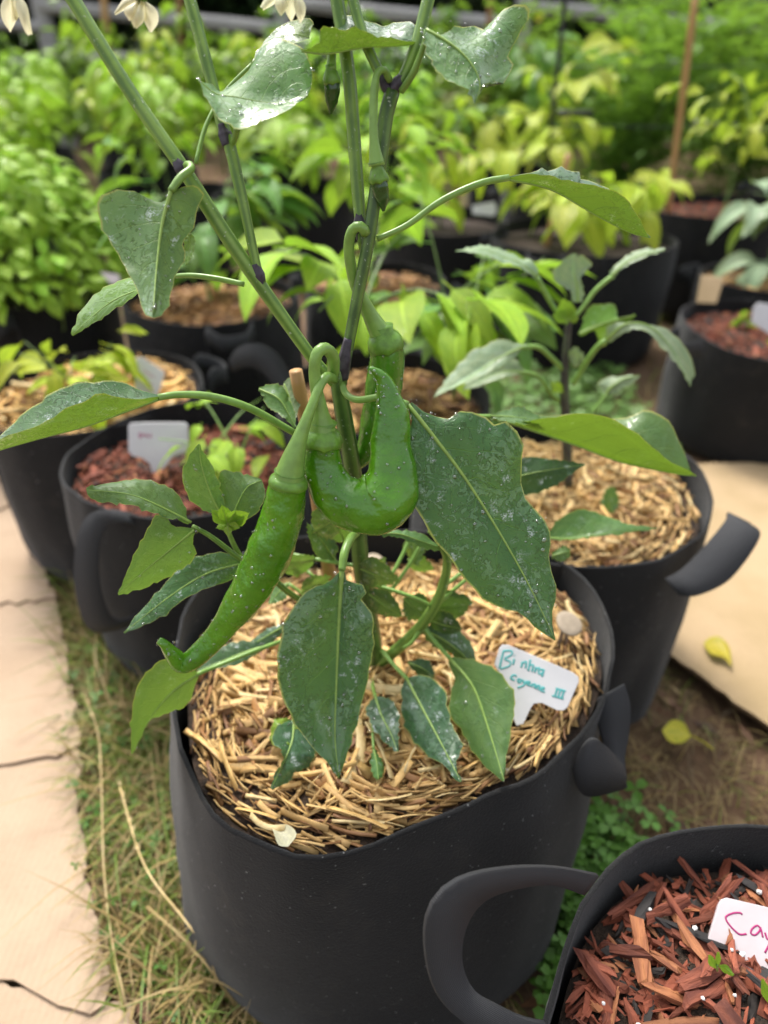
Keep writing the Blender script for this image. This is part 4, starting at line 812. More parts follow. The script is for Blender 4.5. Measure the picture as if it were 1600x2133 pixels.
flat_leaf('fallen_leaf', ([(1466, 1340), (1478, 1328), (1500, 1326), (1520, 1350), (1524, 1388)], [(1466, 1342), (1480, 1362), (1505, 1368), (1516, 1378), (1524, 1390)]), [(1466, 1341), (1488, 1344), (1510, 1360), (1524, 1389)], .032, 'dead_leaf', 'curled yellow-green leaf lying on the large tan cardboard', 'leaf', group='yellow fallen leaves')
flat_leaf('fallen_leaf', ([(1438, 1530), (1425, 1506), (1400, 1500), (1380, 1520)], [(1440, 1534), (1420, 1548), (1395, 1545), (1380, 1524)]), [(1440, 1532), (1420, 1526), (1400, 1524), (1380, 1522)], .014, 'dead_leaf', 'yellow leaf lying on bare soil by the cardboard', 'leaf', group='yellow fallen leaves')
b = MB(); q = [G(1440, 1532, .018), G(1465, 1545, .02), G(1486, 1562, .016)]; b.add(*tube(cr(q, 8), [.0012] * 8, 6)); s_ = obj('leaf_stalk', b.mesh('leaf_stalk', M['dead_leaf']), bpy.data.objects['fallen_leaf.001'])
flat_leaf('fallen_petal', ([(566, 1722), (572, 1740), (580, 1760), (596, 1764)], [(568, 1718), (600, 1718), (618, 1738), (600, 1764)]), [(566, 1720), (586, 1734), (594, 1748), (598, 1764)], .282, 'petal', 'cream petal fallen on the straw near the pot rim', 'petal', curl=.005)
sd_ = thing('seedling', G(1493, 2020, .242), 'tiny three-leaved green seedling sprouting from the red wood chips', 'seedling')
for (a, l, r) in (([(1492, 2018), (1484, 2005), (1477, 1990)], [(1490, 2018), (1476, 2008), (1476, 1988)], [(1494, 2018), (1490, 2000), (1479, 1988)]), ([(1493, 2016), (1496, 2000), (1496, 1984)], [(1492, 2016), (1490, 2000), (1494, 1982)], [(1496, 2014), (1502, 1998), (1498, 1982)]), ([(1498, 2012), (1512, 2020), (1528, 2032)], [(1498, 2010), (1514, 2010), (1530, 2030)], [(1498, 2014), (1508, 2026), (1526, 2034)])):
    leaf(sd_, a, l, r, V(1493, 2018, .2)[1], .196, .001, .001, mat='leaf_new', rib=0, jag=.3)
b = MB(); b.add(*tubepx([(1494, 2022, .202), (1494, 2016, .2), (1494, 2010, .199)], (5, 5, 5), 6, 6)); obj('stem', b.mesh('stem', M['petiole']), sd_)
sd2 = thing('seedling', G(1596, 2065, .242), 'narrow-leaved seedling at the edge of the magenta-lettered label', 'seedling')
leaf(sd2, [(1604, 2090), (1594, 2065), (1588, 2040)], [(1600, 2090), (1586, 2068), (1586, 2038)], [(1610, 2090), (1604, 2062), (1590, 2038)], .2, .196, .001, .001, mat='leaf_new', rib=0, jag=.3)
leaf(sd2, [(1604, 2090), (1625, 2070), (1640, 2062)], [(1600, 2088), (1620, 2060), (1640, 2060)], [(1608, 2092), (1630, 2080), (1642, 2064)], .2, .196, .001, .001, mat='leaf_new', rib=0, jag=.3)
def bits(name, n, region, z, r0, r1, mat, label, seed):
    rd = random.Random(seed); b = MB()
    for i in range(n):
        x, y = region(rd); r = rd.uniform(r0, r1); p = np.array((x, y, z + r * .5 + rd.uniform(0, .006))); v = []
        for k in range(6):
            a = k * 1.0472; v.append(p + np.array((math.cos(a), math.sin(a), 0)) * r * rd.uniform(.75, 1.15))
        for k in range(4):
            a = k * 1.57 + .3; v.append(p + np.array((math.cos(a) * .6, math.sin(a) * .6, .7)) * r * rd.uniform(.8, 1.1))
        v.append(p + np.array((0, 0, -r * .6))); f = [(6, 7, 8, 9)] + [(10, (k + 1) % 6, k) for k in range(6)]
        for k in range(6):
            u, w = 6 + int(k * 4 / 6), 6 + int(((k + 1) % 6) * 4 / 6); f.append((k, (k + 1) % 6, w, u) if u != w else (k, (k + 1) % 6, u))
        b.add(v, f)
    return obj(name, b.mesh(name, M[mat], False), kind='stuff', label=label, cat=name)
def reg_e(rd):
    while True:
        x, y, q, a = spot(rd, EC, rtE, .9)
        if rd.random() < (1.0 if x < .15 and y > .02 else .45): return x, y
bits('perlite', 130, reg_e, .243, .0009, .0024, 'perlite', 'white perlite crumbs scattered among the red wood chips', 5)

# ------------------------------------------------------------------ grass, clover, litter
def in_pot(x, y, m=0.0): return any((x - a) ** 2 + (y - c) ** 2 < (r + m) ** 2 for a, c, r in POTS)
edge_l = np.array([G(*p, 0.0)[:2] for p in [(-40, 980), (22, 1050), (90, 1180), (116, 1246), (150, 1480), (176, 1750), (206, 1950), (240, 2060), (300, 2160)]])
edge_l = edge_l[np.argsort(edge_l[:, 1])]
def on_card(x, y):
    if x < np.interp(y, edge_l[:, 1], edge_l[:, 0]) - .004: return y < 1.25
    return x > .40 and .4 < y < 1.28 and (y - .735) > -1.58 * (x - .385)
def blades(name, n, gen, label, seed):
    rd = random.Random(seed); b = MB(); k = 0; tries = 0
    while k < n and tries < n * 12:
        tries += 1; x, y, L, w, cc, lean = gen(rd)
        if in_pot(x, y, -.006) or on_card(x, y) or (L > .035 and on_card(x - .03, y) and rd.random() < .85): continue
        k += 1; az = rd.uniform(0, 6.28); d = np.array((math.cos(az), math.sin(az), 0)); s = np.array((-d[1], d[0], 0)); v = []
        for i in range(4):
            t = i / 3; p = np.array((x, y, -.004)) + d * L * lean * t ** 1.6 + np.array((0, 0, L * (t * (1 - .55 * lean * t)))); ww = w * (1 - t) ** .6 / 2 + .0001
            v += [p - s * ww, p + s * ww]
        b.add(v, [(0, 1, 3, 2), (2, 3, 5, 4), (4, 5, 7, 6)], c=cc + (1,))
    return obj(name, b.mesh(name, M['grass']), kind='stuff', label=label, cat='grass')
def gcol(rd, dry):
    if rd.random() < dry: g = rd.uniform(.6, 1.1); return (.46 * g, .34 * g, .14 * g)
    g = rd.uniform(.5, 1.2); return (.16 * g + .08 * rd.random(), .27 * g, .045 * g)
def gl(rd):
    y = rd.uniform(.06, 1.15); x = rd.uniform(-.50, -.05); dry = .62 if y < .42 else .4
    return x, y, rd.uniform(.02, .075) * (1 if rd.random() < .85 else 1.8), rd.uniform(.0012, .0034), gcol(rd, dry), rd.uniform(.5, 1.25)
blades('grass', 7500, gl, 'tangled dry and green grass between cardboard and front pot', 21)
def gr(rd): return rd.uniform(.05, .7), rd.uniform(.1, 1.15), rd.uniform(.015, .05), rd.uniform(.0008, .002), gcol(rd, .82) if rd.random() < .9 else (.2, .15, .08), rd.uniform(.8, 1.4)
blades('dry_grass', 2600, gr, 'flattened dry grass on the bare soil by the tan cardboard', 22)
def gf(rd): return rd.uniform(-3, 3), rd.uniform(1.0, 5.5), rd.uniform(.02, .07), rd.uniform(.002, .005), gcol(rd, .25), rd.uniform(.3, 1.0)
blades('lawn', 9000, gf, 'low green grass between the rows of black pots', 23)
def clover(name, n, gen, label, seed):
    rd = random.Random(seed); b = MB(); k = 0
    while k < n:
        x, y, h, r, cc = gen(rd)
        if in_pot(x, y, .002) or on_card(x, y): continue
        k += 1; tp = np.array((x + rd.gauss(0, .008), y + rd.gauss(0, .008), h)); tl = nrm((rd.gauss(0, .35), rd.gauss(0, .35), 1)); u = nrm(np.cross(tl, (rd.random(), 1, 0))); w = np.cross(tl, u); a0 = rd.uniform(0, 6.28)
        b.add(*[q for q in tube([(x, y, -.005), (x + (tp[0] - x) * .4, y + (tp[1] - y) * .3, h * .6), tp], [.0007] * 3, 4)[:2]], c=(.10, .17, .05, 1))
        for j in range(3):
            a = a0 + j * 2.094; d = u * math.cos(a) + w * math.sin(a); s = -u * math.sin(a) + w * math.cos(a)
            b.add([tp, tp + d * r * .5 + s * r * .42 + tl * r * .1, tp + d * r + s * r * .3, tp + d * r * .93, tp + d * r - s * r * .3, tp + d * r * .5 - s * r * .42 + tl * r * .1], [(0, 1, 2, 3), (0, 3, 4, 5)], c=cc + (1,))
    return obj(name, b.mesh(name, M['clover']), kind='stuff', label=label, cat='clover')
def cg(rd):
    q = rd.random(); g = rd.uniform(.7, 1.2)
    return .155 + .16 * q * rd.random() - .05 + .05 * rd.random() + .03, rd.uniform(.12, .50), rd.uniform(.012, .05), rd.uniform(.007, .015), (.13 * g, .30 * g, .045 * g)
clover('clover', 420, cg, 'green clover growing between the front pot and the chip pot', 31)
def cg2(rd):
    g = rd.uniform(.7, 1.2); return rd.uniform(-.42, -.08), rd.uniform(.1, .9), rd.uniform(.01, .035), rd.uniform(.005, .010), (.09 * g, .22 * g, .035 * g)
clover('clover', 150, cg2, 'small clover leaves scattered in the dry grass', 32)
def cg3(rd):
    g = rd.uniform(.7, 1.2); return rd.uniform(.1, .6), rd.uniform(1.1, 1.75), rd.uniform(.015, .05), rd.uniform(.008, .016), (.17 * g, .33 * g, .07 * g)
clover('clover', 1300, cg3, 'pale green clover patch behind the purple-stemmed plant', 33)
rdl = random.Random(41); lb = MB()
for i in range(700):
    x, y = rdl.uniform(-.5, .7), rdl.uniform(.08, 1.1)
    if in_pot(x, y) or on_card(x, y): continue
    L = rdl.uniform(.006, .022); w = L * rdl.uniform(.15, .5); a = rdl.uniform(0, 6.28); d = np.array((math.cos(a), math.sin(a), rdl.gauss(0, .2))); s = np.array((-math.sin(a), math.cos(a), rdl.gauss(0, .25))); p = np.array((x, y, rdl.uniform(-.002, .007))); g = rdl.uniform(.4, 1.1)
    lb.add([p - d * L, p - s * w, p + d * L, p + s * w], [(0, 1, 2, 3)], c=((.20 * g, .10 * g, .05 * g, 1) if rdl.random() < .75 else (.38 * g, .28 * g, .12 * g, 1)))
obj('leaf_litter', lb.mesh('leaf_litter', M['straw_c'], False), kind='stuff', label='brown bits of dead leaf strewn over the soil', cat='leaf litter')
for i, (pts, lab) in enumerate((([(178, 1450), (205, 1530), (212, 1650), (216, 1800), (232, 1950), (262, 2090)], 'long straw-coloured grass seed stalk along the cardboard edge'), ([(250, 1640), (300, 1800), (380, 1910), (450, 2000), (510, 2080)], 'pale grass stalk leaning along the front pot'))):
    q = [G(*p, .09 - .014 * j) for j, p in enumerate(pts)]; b = MB(); cc = cr(q, 24); b.add(*tube(cc, np.linspace(.0007, .0011, 24), 6)); st = obj('grass_stalk', b.mesh('grass_stalk', M['straw_pale']), label=lab, cat='grass stalk')
    b = MB(); rd = random.Random(i)
    for k in range(26):
        p = cc[int(k / 26 * 8)] + np.array([rd.gauss(0, .0012) for _ in range(3)]); d = nrm(cc[0] - cc[3] + np.array([rd.gauss(0, .006) for _ in range(3)])); s = nrm(np.cross(d, (rd.random(), rd.random(), 1)))
        b.add([p, p + d * .003 + s * .0009, p + d * .007, p + d * .003 - s * .0009], [(0, 1, 2, 3)], c=(.5, .4, .2, 1))
    obj('seed_head', b.mesh('seed_head', M['straw_c']), st)

# ------------------------------------------------------------------ plants in the pots behind
def proto(i, wd, droop, fold, wav, m=3, n=8, pet=.22):
    rd = random.Random(500 + i); b = MB(); v = []; uv = []; f = []; w = 2 * m + 1
    for k in range(n):
        t = k / (n - 1); prof = (math.sin(math.pi * t ** .72) ** .85 if 0 < t < 1 else 0) * wd * .5 + .006
        yy = pet + t * math.cos(droop * t * .7); zz = -math.sin(droop * t * .8) * t * .8
        for c in range(-m, m + 1):
            s = c / m; v.append((s * prof, yy, zz + abs(s) ** 1.4 * prof * fold + wav * math.sin(t * 9 + s * 3 + i) * abs(s))); uv.append((.5 + .5 * s, t))
    for k in range(n - 1):
        for c in range(w - 1): f.append((k * w + c, k * w + c + 1, (k + 1) * w + c + 1, (k + 1) * w + c))
    o = len(v); v += [(-.012, 0, .0), (.012, 0, 0), (0, 0, -.02)]; v += [(-.012, pet, 0), (.012, pet, 0), (0, pet, -.02)]; uv += [(.5, 0)] * 6
    f += [(o, o + 1, o + 4, o + 3), (o + 1, o + 2, o + 5, o + 4), (o + 2, o, o + 3, o + 5)]
    b.add(v, f, uv); return b
PRO = [proto(0, .46, .5, .35, .01), proto(1, .5, .9, .25, .015), proto(2, .42, 1.2, .45, .01), proto(3, .55, .7, .15, .02)]
BAS = [proto(10, .55, .7, -.25, .0, 2, 6, .1), proto(11, .6, 1.0, -.35, .0, 2, 6, .1)]
PRO_ME = {}
def protos(key, lst, mat):
    if (key, mat) not in PRO_ME: PRO_ME[(key, mat)] = [p.mesh('leaf', M[mat]) for p in lst]
    return PRO_ME[(key, mat)]
def leaf_mx(p, d, size, roll, rd):
    d = nrm(d); up = np.array((0, 0, 1.0)); x = nrm(np.cross(d, up)); z = np.cross(x, d)
    Rm = Matrix(((x[0], d[0], z[0]), (x[1], d[1], z[1]), (x[2], d[2], z[2]))).to_4x4()
    return Matrix.Translation([float(q) for q in p]) @ Rm @ Matrix.Rotation(roll, 4, 'Y') @ Matrix.Scale(size, 4)
def bush(name, c, z0, h, spread, nl, size, mat, seed, label, cat, group=None, lst='p', joined=False, nb=5, top=.55, pitch=(.35, -.5), r0=.004, stemmat='bgstem', lab_part=None):
    rd = random.Random(seed); t = thing(name, (c[0], c[1], z0), label, cat, group); sb = MB(); anchors = []
    trunk = [np.array((c[0] + rd.gauss(0, .01) * k, c[1] + rd.gauss(0, .01) * k, z0 - .01 + h * .6 * k / 3)) for k in range(4)]
    sb.add(*tube(cr(trunk, 8), np.linspace(r0, r0 * .7, 8), 6))
    for i in range(nb):
        a = 6.283 * i / nb + rd.uniform(-.4, .4); s = trunk[rd.choice((1, 2, 2, 3))]; e = np.array((c[0] + math.cos(a) * spread * rd.uniform(.45, .9), c[1] + math.sin(a) * spread * rd.uniform(.45, .9), z0 + h * rd.uniform(top, 1.0)))
        m = (s + e) / 2 + np.array((0, 0, h * .08)); cc = cr([s, m, e], 8); sb.add(*tube(cc, np.linspace(r0 * .6, r0 * .25, 8), 5)); anchors += list(cc[2:])
    anchors += list(cr(trunk, 8)[3:])
    obj('stem', sb.mesh('stem', M[stemmat]), t); L = PRO if lst == 'p' else BAS; jb = MB(); me = protos(lst, L, mat)
    for i in range(nl):
        p = anchors[rd.randrange(len(anchors))] + np.array((rd.gauss(0, .012), rd.gauss(0, .012), rd.gauss(0, .012)))
        out = p - np.array((c[0], c[1], p[2])); a = math.atan2(out[1], out[0]) + rd.gauss(0, .9); pt = rd.uniform(*sorted(pitch))
        Mx = leaf_mx(p, (math.cos(a) * math.cos(pt), math.sin(a) * math.cos(pt), math.sin(pt)), size * rd.uniform(.55, 1.2), rd.gauss(0, .3), rd); k = rd.randrange(len(L))
        if joined: jb.add([Mx @ Vector(q) for q in L[k].v], L[k].f, L[k].uv)
        else: inst('leaf', me[k], t, Mx)
    if joined: obj('foliage', jb.mesh('foliage', M[mat]), t, kind='stuff')
    return t
PG = 'pepper plants in the rows of black pots'
bush('pepper_plant', IC, .25, .30, .20, 46, .105, 'bg_bright', 1, 'bright green bushy pepper in the pot right behind the big plant', 'pepper plant', PG, nb=6, top=.45, r0=.005)
bush('pepper_plant', (.11, 1.06), .25, .30, .17, 34, .10, 'bg_mid', 2, 'medium green pepper leaning right beside the bright bushy pepper', 'pepper plant', PG, nb=5, r0=.004)
bush('pepper_plant', HC, .27, .34, .22, 55, .10, 'bg_mid', 3, 'medium green pepper in the brown straw pot', 'pepper plant', PG, nb=6, top=.4)
bush('pepper_plant', H2C, .27, .38, .22, 50, .10, 'bg_bright', 4, 'bright pepper in the half hidden middle pot', 'pepper plant', PG, nb=6)
bush('pepper_plant', DC, .28, .24, .26, 80, .11, 'bg_yellow', 5, 'drooping yellow-green pepper with a stake in the wide pot', 'pepper plant', PG, nb=8, top=.45, pitch=(.35, -.8))
bush('pepper_plant', NC, .27, .34, .24, 44, .10, 'bg_yellow', 6, 'yellow-green pepper in the bare soil pot with a white label', 'pepper plant', PG, nb=6, pitch=(.3, -.8))
bush('pepper_plant', MC, .21, .26, .2, 26, .14, 'leaf_blue', 7, 'pale dusty green plant in the pot behind the red chip pot', 'pepper plant', PG, nb=5)
bush('tomato_plant', KC, .29, .42, .2, 60, .07, 'bg_yellow', 8, 'spindly yellow-green plant in the wide pot by the leaning bamboo', 'tomato plant', None, nb=7)
bush('seedling', (GC[0] - .02, GC[1] - .05), .262, .11, .10, 40, .058, 'bg_yellow', 9, 'yellow-green seedling in the bright straw pot', 'seedling', 'young seedlings in the pots', nb=5, r0=.0025, pitch=(.3, -.7))
bush('seedling', (FC[0] + .055, FC[1] + .02), .258, .10, .10, 18, .042, 'bg_bright', 10, 'light green seedling in the dark red chip pot', 'seedling', 'young seedlings in the pots', nb=5, r0=.0025, pitch=(.3, -.4), stemmat='petiole')
bush('seedling', CC, .21, .07, .08, 12, .045, 'bg_bright', 12, 'little seedling in the red chip pot at the end of the cardboard', 'seedling', 'young seedlings in the pots', nb=3, r0=.002)
# basil mound
def basil():
    rd = random.Random(77); t = thing('basil_plant', (JC[0], JC[1], .27), 'dense light green basil mound in a black pot', 'basil'); me = protos('b', BAS, 'bg_basil'); sb = MB()
    jb = MB()
    for i in range(1300):
        a = rd.uniform(0, 6.283); q = math.sqrt(rd.random()); z = .30 + .28 * (1 - .85 * q ** 2.6) * (rd.uniform(.75, 1.0) if i < 290 else rd.uniform(.45, .97)); r = .225 * q
        p = np.array((JC[0] + r * math.cos(a), JC[1] + r * math.sin(a), z)); pt = rd.uniform(-.7, .5)
        Mx = leaf_mx(p, (math.cos(a + rd.gauss(0, .6)) * math.cos(pt), math.sin(a + rd.gauss(0, .6)) * math.cos(pt), math.sin(pt)), rd.uniform(.030, .054), rd.gauss(0, .3), rd); k = rd.randrange(2)
        if i < 290: inst('leaf', me[k], t, Mx)
        else: jb.add([Mx @ Vector(w) for w in BAS[k].v], BAS[k].f, BAS[k].uv)
        if i % 6 == 0: sb.add(*tube(cr([(JC[0] + r * .3 * math.cos(a), JC[1] + r * .3 * math.sin(a), .26), (JC[0] + r * .8 * math.cos(a), JC[1] + r * .8 * math.sin(a), z * .7), p], 6), [.002] * 6, 5))
    obj('foliage', jb.mesh('foliage', M['bg_basil']), t, kind='stuff'); obj('stem', sb.mesh('stem', M['bgstem']), t)
basil()
# purple-stemmed young plant in the pale straw pot
pl2 = thing('eggplant', (BC[0], BC[1], .262), 'young plant with purple-black stem and dusty blue-green leaves', 'young plant')
def s2(pts, w, mat='stem_purple', name='stem'):
    b = MB(); b.add(*tubepx(pts, w, None, 12)); obj(name, b.mesh(name, M[mat]), pl2)
s2([(1184, 1010, .752), (1180, 900, .752), (1176, 800, .75), (1182, 700, .75), (1190, 640, .75)], (20, 20, 19, 16, 12))
c3 = lambda *pts: [(850 + a / 2.1333, 400 + c_ / 2.1333) for a, c_ in pts]
def L2(mid, l, r, y0, y1, dl, dr, pet=None, petw=(10, 10), **k):
    leaf(pl2, c3(*mid), c3(*l), c3(*r), y0, y1, dl, dr, mat=k.pop('mat', 'leaf_blue'), pet=[(850 + a / 2.1333, 400 + b_ / 2.1333, y) for a, b_, y in pet] if pet else None, petw=petw, rib=k.pop('rib', 6), **k)
L2([(575, 380), (500, 318), (420, 290), (330, 255), (212, 262)], [(580, 350), (545, 300), (495, 298), (430, 262), (340, 236), (212, 258)], [(570, 390), (500, 335), (410, 312), (330, 275), (212, 266)], .745, .74, .02, -.01, pet=[(690, 580, .75), (640, 500, .748), (600, 430, .746), (575, 380, .745)], petw=(9, 10, 11, 11))
L2([(755, 490), (752, 430), (735, 350), (735, 275)], [(735, 490), (720, 440), (660, 400), (645, 350), (690, 300), (735, 272)], [(775, 490), (780, 430), (768, 380), (818, 325), (790, 290), (738, 272)], .748, .765, .0, .0)
L2([(905, 375), (960, 320), (1040, 280), (1142, 256)], [(895, 360), (935, 310), (1000, 268), (1060, 250), (1142, 254)], [(910, 390), (970, 330), (1050, 290), (1142, 260)], .755, .76, .015, -.005, pet=[(720, 580, .75), (780, 510, .75), (830, 440, .752), (905, 375, .755)], petw=(9, 9, 10, 10))
L2([(510, 690), (420, 730), (280, 820), (115, 912)], [(530, 678), (480, 672), (420, 655), (300, 700), (240, 745), (160, 850), (115, 910)], [(505, 705), (430, 760), (300, 830), (200, 870), (118, 914)], .735, .70, .02, -.012, pet=[(690, 790, .75), (640, 740, .745), (580, 690, .74), (510, 690, .735)], petw=(11, 11, 11, 10))
L2([(510, 800), (430, 800), (340, 830), (245, 880)], [(515, 790), (470, 735), (380, 740), (300, 800), (245, 876)], [(510, 810), (430, 820), (320, 860), (248, 884)], .745, .74, .015, -.01, pet=[(680, 930, .752), (640, 900, .75), (580, 820, .748), (510, 800, .745)], petw=(9, 9, 9, 9))
L2([(880, 660), (960, 590), (1060, 590), (1160, 680), (1255, 860)], [(880, 640), (880, 595), (960, 580), (1030, 585), (1120, 600), (1210, 660), (1270, 770), (1258, 862)], [(890, 670), (980, 620), (1060, 620), (1130, 690), (1200, 770), (1252, 865)], .735, .70, .012, -.01, pet=[(735, 855, .75), (790, 760, .745), (840, 690, .74), (880, 660, .735)], petw=(11, 12, 12, 12))
L2([(760, 630), (850, 590), (950, 560), (1010, 545)], [(760, 620), (800, 520), (870, 495), (920, 510), (930, 570), (1010, 542)], [(765, 640), (830, 620), (860, 690), (900, 650), (1012, 548)], .77, .78, .015, .005, mat='leaf_young', top=False)
L2([(880, 900), (900, 870), (960, 830), (1030, 815)], [(870, 900), (845, 850), (900, 822), (1030, 812)], [(885, 905), (930, 890), (1000, 850), (1032, 818)], .76, .765, .012, -.006, pet=[(820, 980, .755), (850, 940, .757), (880, 900, .76)], petw=(8, 8, 8))
L2([(715, 720), (740, 705), (780, 740)], [(715, 700), (750, 690), (785, 735)], [(715, 740), (745, 775), (782, 745)], .742, .74, .0, .0, rib=3)
L2([(635, 850), (660, 870), (690, 890)], [(640, 840), (680, 850), (692, 890)], [(635, 860), (650, 890), (688, 895)], .742, .745, 0, 0, mat='leaf_new', rib=3)
for k, (tx, ty) in enumerate([(690, 470), (720, 480), (640, 545), (740, 520), (700, 590), (760, 560), (660, 520)]):
    bx, by = 710, 570; dx, dy = tx - bx, ty - by + .1; nx, ny = -dy * .35, dx * .35
    L2([(bx, by), (bx + dx * .5, by + dy * .5), (tx, ty)], [(bx, by), (bx + dx * .5 + nx, by + dy * .5 + ny), (tx, ty)], [(bx, by), (bx + dx * .5 - nx, by + dy * .5 - ny), (tx, ty)], .744, .738 + .006 * (k % 2), 0, 0, mat='leaf_new', rib=2, jag=.4, name='shoot_tip_leaf')
leaf(pl2, [(1275, 1072), (1268, 1045), (1272, 1015)], [(1270, 1072), (1252, 1050), (1262, 1018), (1272, 1012)], [(1280, 1072), (1290, 1045), (1284, 1020), (1274, 1012)], .70, .71, .004, .004, mat='leaf_young', rib=3)
# tan cardboard tab on the chip pot, dry leaf in bright straw pot
b = MB(); tb = [V(1462, 575, 1.64), V(1508, 580, 1.64), V(1492, 632, 1.60), V(1452, 630, 1.60)]; b.add(tb + [q + (0, .004, .001) for q in tb], [(0, 1, 2, 3), (7, 6, 5, 4), (0, 4, 5, 1), (1, 5, 6, 2), (2, 6, 7, 3), (3, 7, 4, 0)]); obj('cardboard_scrap', b.mesh('cardboard_scrap', M['card2'], False), label='small tan cardboard scrap wedged between two black pots', cat='cardboard')

# ------------------------------------------------------------------ rows behind: pots and plants
rdr = random.Random(9)
rows = [(2.78, [-1.75, -1.28, -.82, -.36, .62, 1.6], .2), (3.35, [-2.0, -1.5, -1.0, -.5, 0.0, .5], .2), (4.0, [-2.4, -1.8, -1.2, -.6, 0.02], .21)]
words = [['at the left end', 'next to the left end', 'third along', 'behind the basil side', 'behind the drooping pepper', 'by the black pipe trellis', 'at the right end']]
for ri, (y, xs, r) in enumerate(rows):
    for xi, x in enumerate(xs):
        x += rdr.gauss(0, .04); yy = y + rdr.gauss(0, .05)
        rn = ('nearer', 'middle', 'farther')[ri]
        fabric_pot((x, yy), r, .29, ('black fabric pot of the nearer back row, ' + ('at its end past the basil', 'beyond the basil pot', 'between the basil and the brown straw pot', 'behind the brown straw pot', 'behind the drooping yellow-green pepper', 'behind the spindly plant pot')[xi]) if ri == 0 else f'black fabric pot in the {rn} back row, half hidden by leafy plants', 60 + ri * 20 + xi, .27, group=f'black pots of the {rn} back row', handles=ri == 0)
        right = x > .35
        mt = rdr.choice(['bg_bright', 'bg_yellow', 'bg_mid', 'bg_bright'] if not right else ['bg_yellow', 'bg_mid', 'bg_bright', 'bg_yellow'])
        nm = {'bg_bright': 'bright green', 'bg_yellow': 'yellow-green', 'bg_mid': 'medium green'}[mt]
        bush('pepper_plant', (x, yy), .27, rdr.uniform(.34, .5) + .05 * ri, .28, 70 if ri == 0 else 95, .115 if ri == 0 else .105, mt, 200 + ri * 30 + xi, f'{nm} pepper in the nearer back row, ' + ('at its end past the basil', 'beyond the basil pot', 'between the basil and the brown straw pot', 'behind the brown straw pot', 'behind the drooping yellow-green pepper', 'behind the spindly plant pot')[xi] if ri == 0 else f'{nm} pepper bush in the {rn} back row of pots', 'pepper plant', f'{nm} peppers of the {rn} back row', joined=ri > 0, nb=8, top=.3, r0=.005)
# tall plants: leafy on one side, feathery on the other
def feather(c, h, spread, seed, label, n=640):
    rd = random.Random(seed); t = thing('asparagus_fern', (c[0], c[1], 0), label, 'fern plant', 'tall feathery plants by the trellis'); sb = MB(); jb = MB()
    for i in range(9):
        a = rd.uniform(0, 6.28); e = np.array((c[0] + math.cos(a) * spread * rd.uniform(.3, 1), c[1] + math.sin(a) * spread * rd.uniform(.3, 1), h * rd.uniform(.7, 1.05))); cc = cr([(c[0] + rd.gauss(0, .04), c[1] + rd.gauss(0, .04), 0), ((c[0] + e[0]) / 2, (c[1] + e[1]) / 2, h * .55), e], 14); sb.add(*tube(cc, np.linspace(.006, .002, 14), 5))
        for k in range(n // 9):
            p = cc[rd.randrange(4, 14)]; aa = rd.uniform(0, 6.28); d = nrm((math.cos(aa), math.sin(aa), rd.uniform(-.3, .6))); L = rd.uniform(.06, .2); s = nrm(np.cross(d, (0, 0, 1)))
            for j in range(5):
                q = p + d * L * (j + 1) / 5; dd = nrm(d + s * rd.choice((-1, 1)) * rd.uniform(.5, 1.2) + np.array((0, 0, rd.uniform(-.5, .5)))); ln = rd.uniform(.035, .085); ww = nrm(np.cross(dd, (rd.random(), rd.random(), 1))) * ln * .15
                jb.add([q, q + dd * ln * .5 + ww, q + dd * ln, q + dd * ln * .5 - ww], [(0, 1, 2, 3)], [(.5, 0), (1, .5), (.5, 1), (0, .5)])
    obj('stem', sb.mesh('stem', M['bgstem']), t); obj('foliage', jb.mesh('foliage', M['bg_feather']), t, kind='stuff')
for i, (x, y, h, lab) in enumerate([(1.0, 3.35, .82, 'tall feathery plant beside the leaning bamboo pole'), (1.5, 3.3, .86, 'tall feathery plant behind the black pipe rail'), (2.05, 3.5, .9, 'tall feathery plant at the far side of the trellis'), (1.25, 4.0, .95, 'tall feathery plant behind the bamboo pole, farther back'), (1.95, 4.2, .98, 'tall feathery plant near the grey fence post'), (.7, 3.95, .86, 'loose feathery plant with yellow flowers beside it')]):
    feather((x, y), h, .36, 800 + i, lab)
for i, x in enumerate([-3.2, -2.65, -2.1, -1.55, -1.0, -.45, .1, .6, 1.2, 1.9, 2.6, 3.2]):
    y = 4.9 + rdr.gauss(0, .15)
    bush('tomato_plant', (x, y), 0.0, rdr.uniform(.82, 1.04), .36, 380, .10, rdr.choice(['bg_far', 'bg_far', 'bg_bright', 'bg_mid']), 300 + i, ('tall leafy plant before the rail fence beside a brown stake' if i in (4, 7) else 'tall leafy green plant standing in the bed before the rail fence'), 'tomato plant', 'tall plants beside the stakes' if i in (4, 7) else 'tall plants before the rail fence', joined=True, nb=12, top=.25, r0=.008)
for i, x in enumerate([-3.6, -2.9, -2.2, -1.5, -.8, -.1, .6, 1.3, 2.2, 3.0]):
    y = 5.8 + rdr.gauss(0, .15)
    bush('shrub', (x, y), 0.0, rdr.uniform(.7, .95), .42, 360, .09, rdr.choice(['bg_far', 'bg_mid', 'bg_far']), 340 + i, 'low leafy shrub right at the foot of the rail fence', 'shrub', 'shrubs at the rail fence', joined=True, nb=12, top=.2, r0=.008)
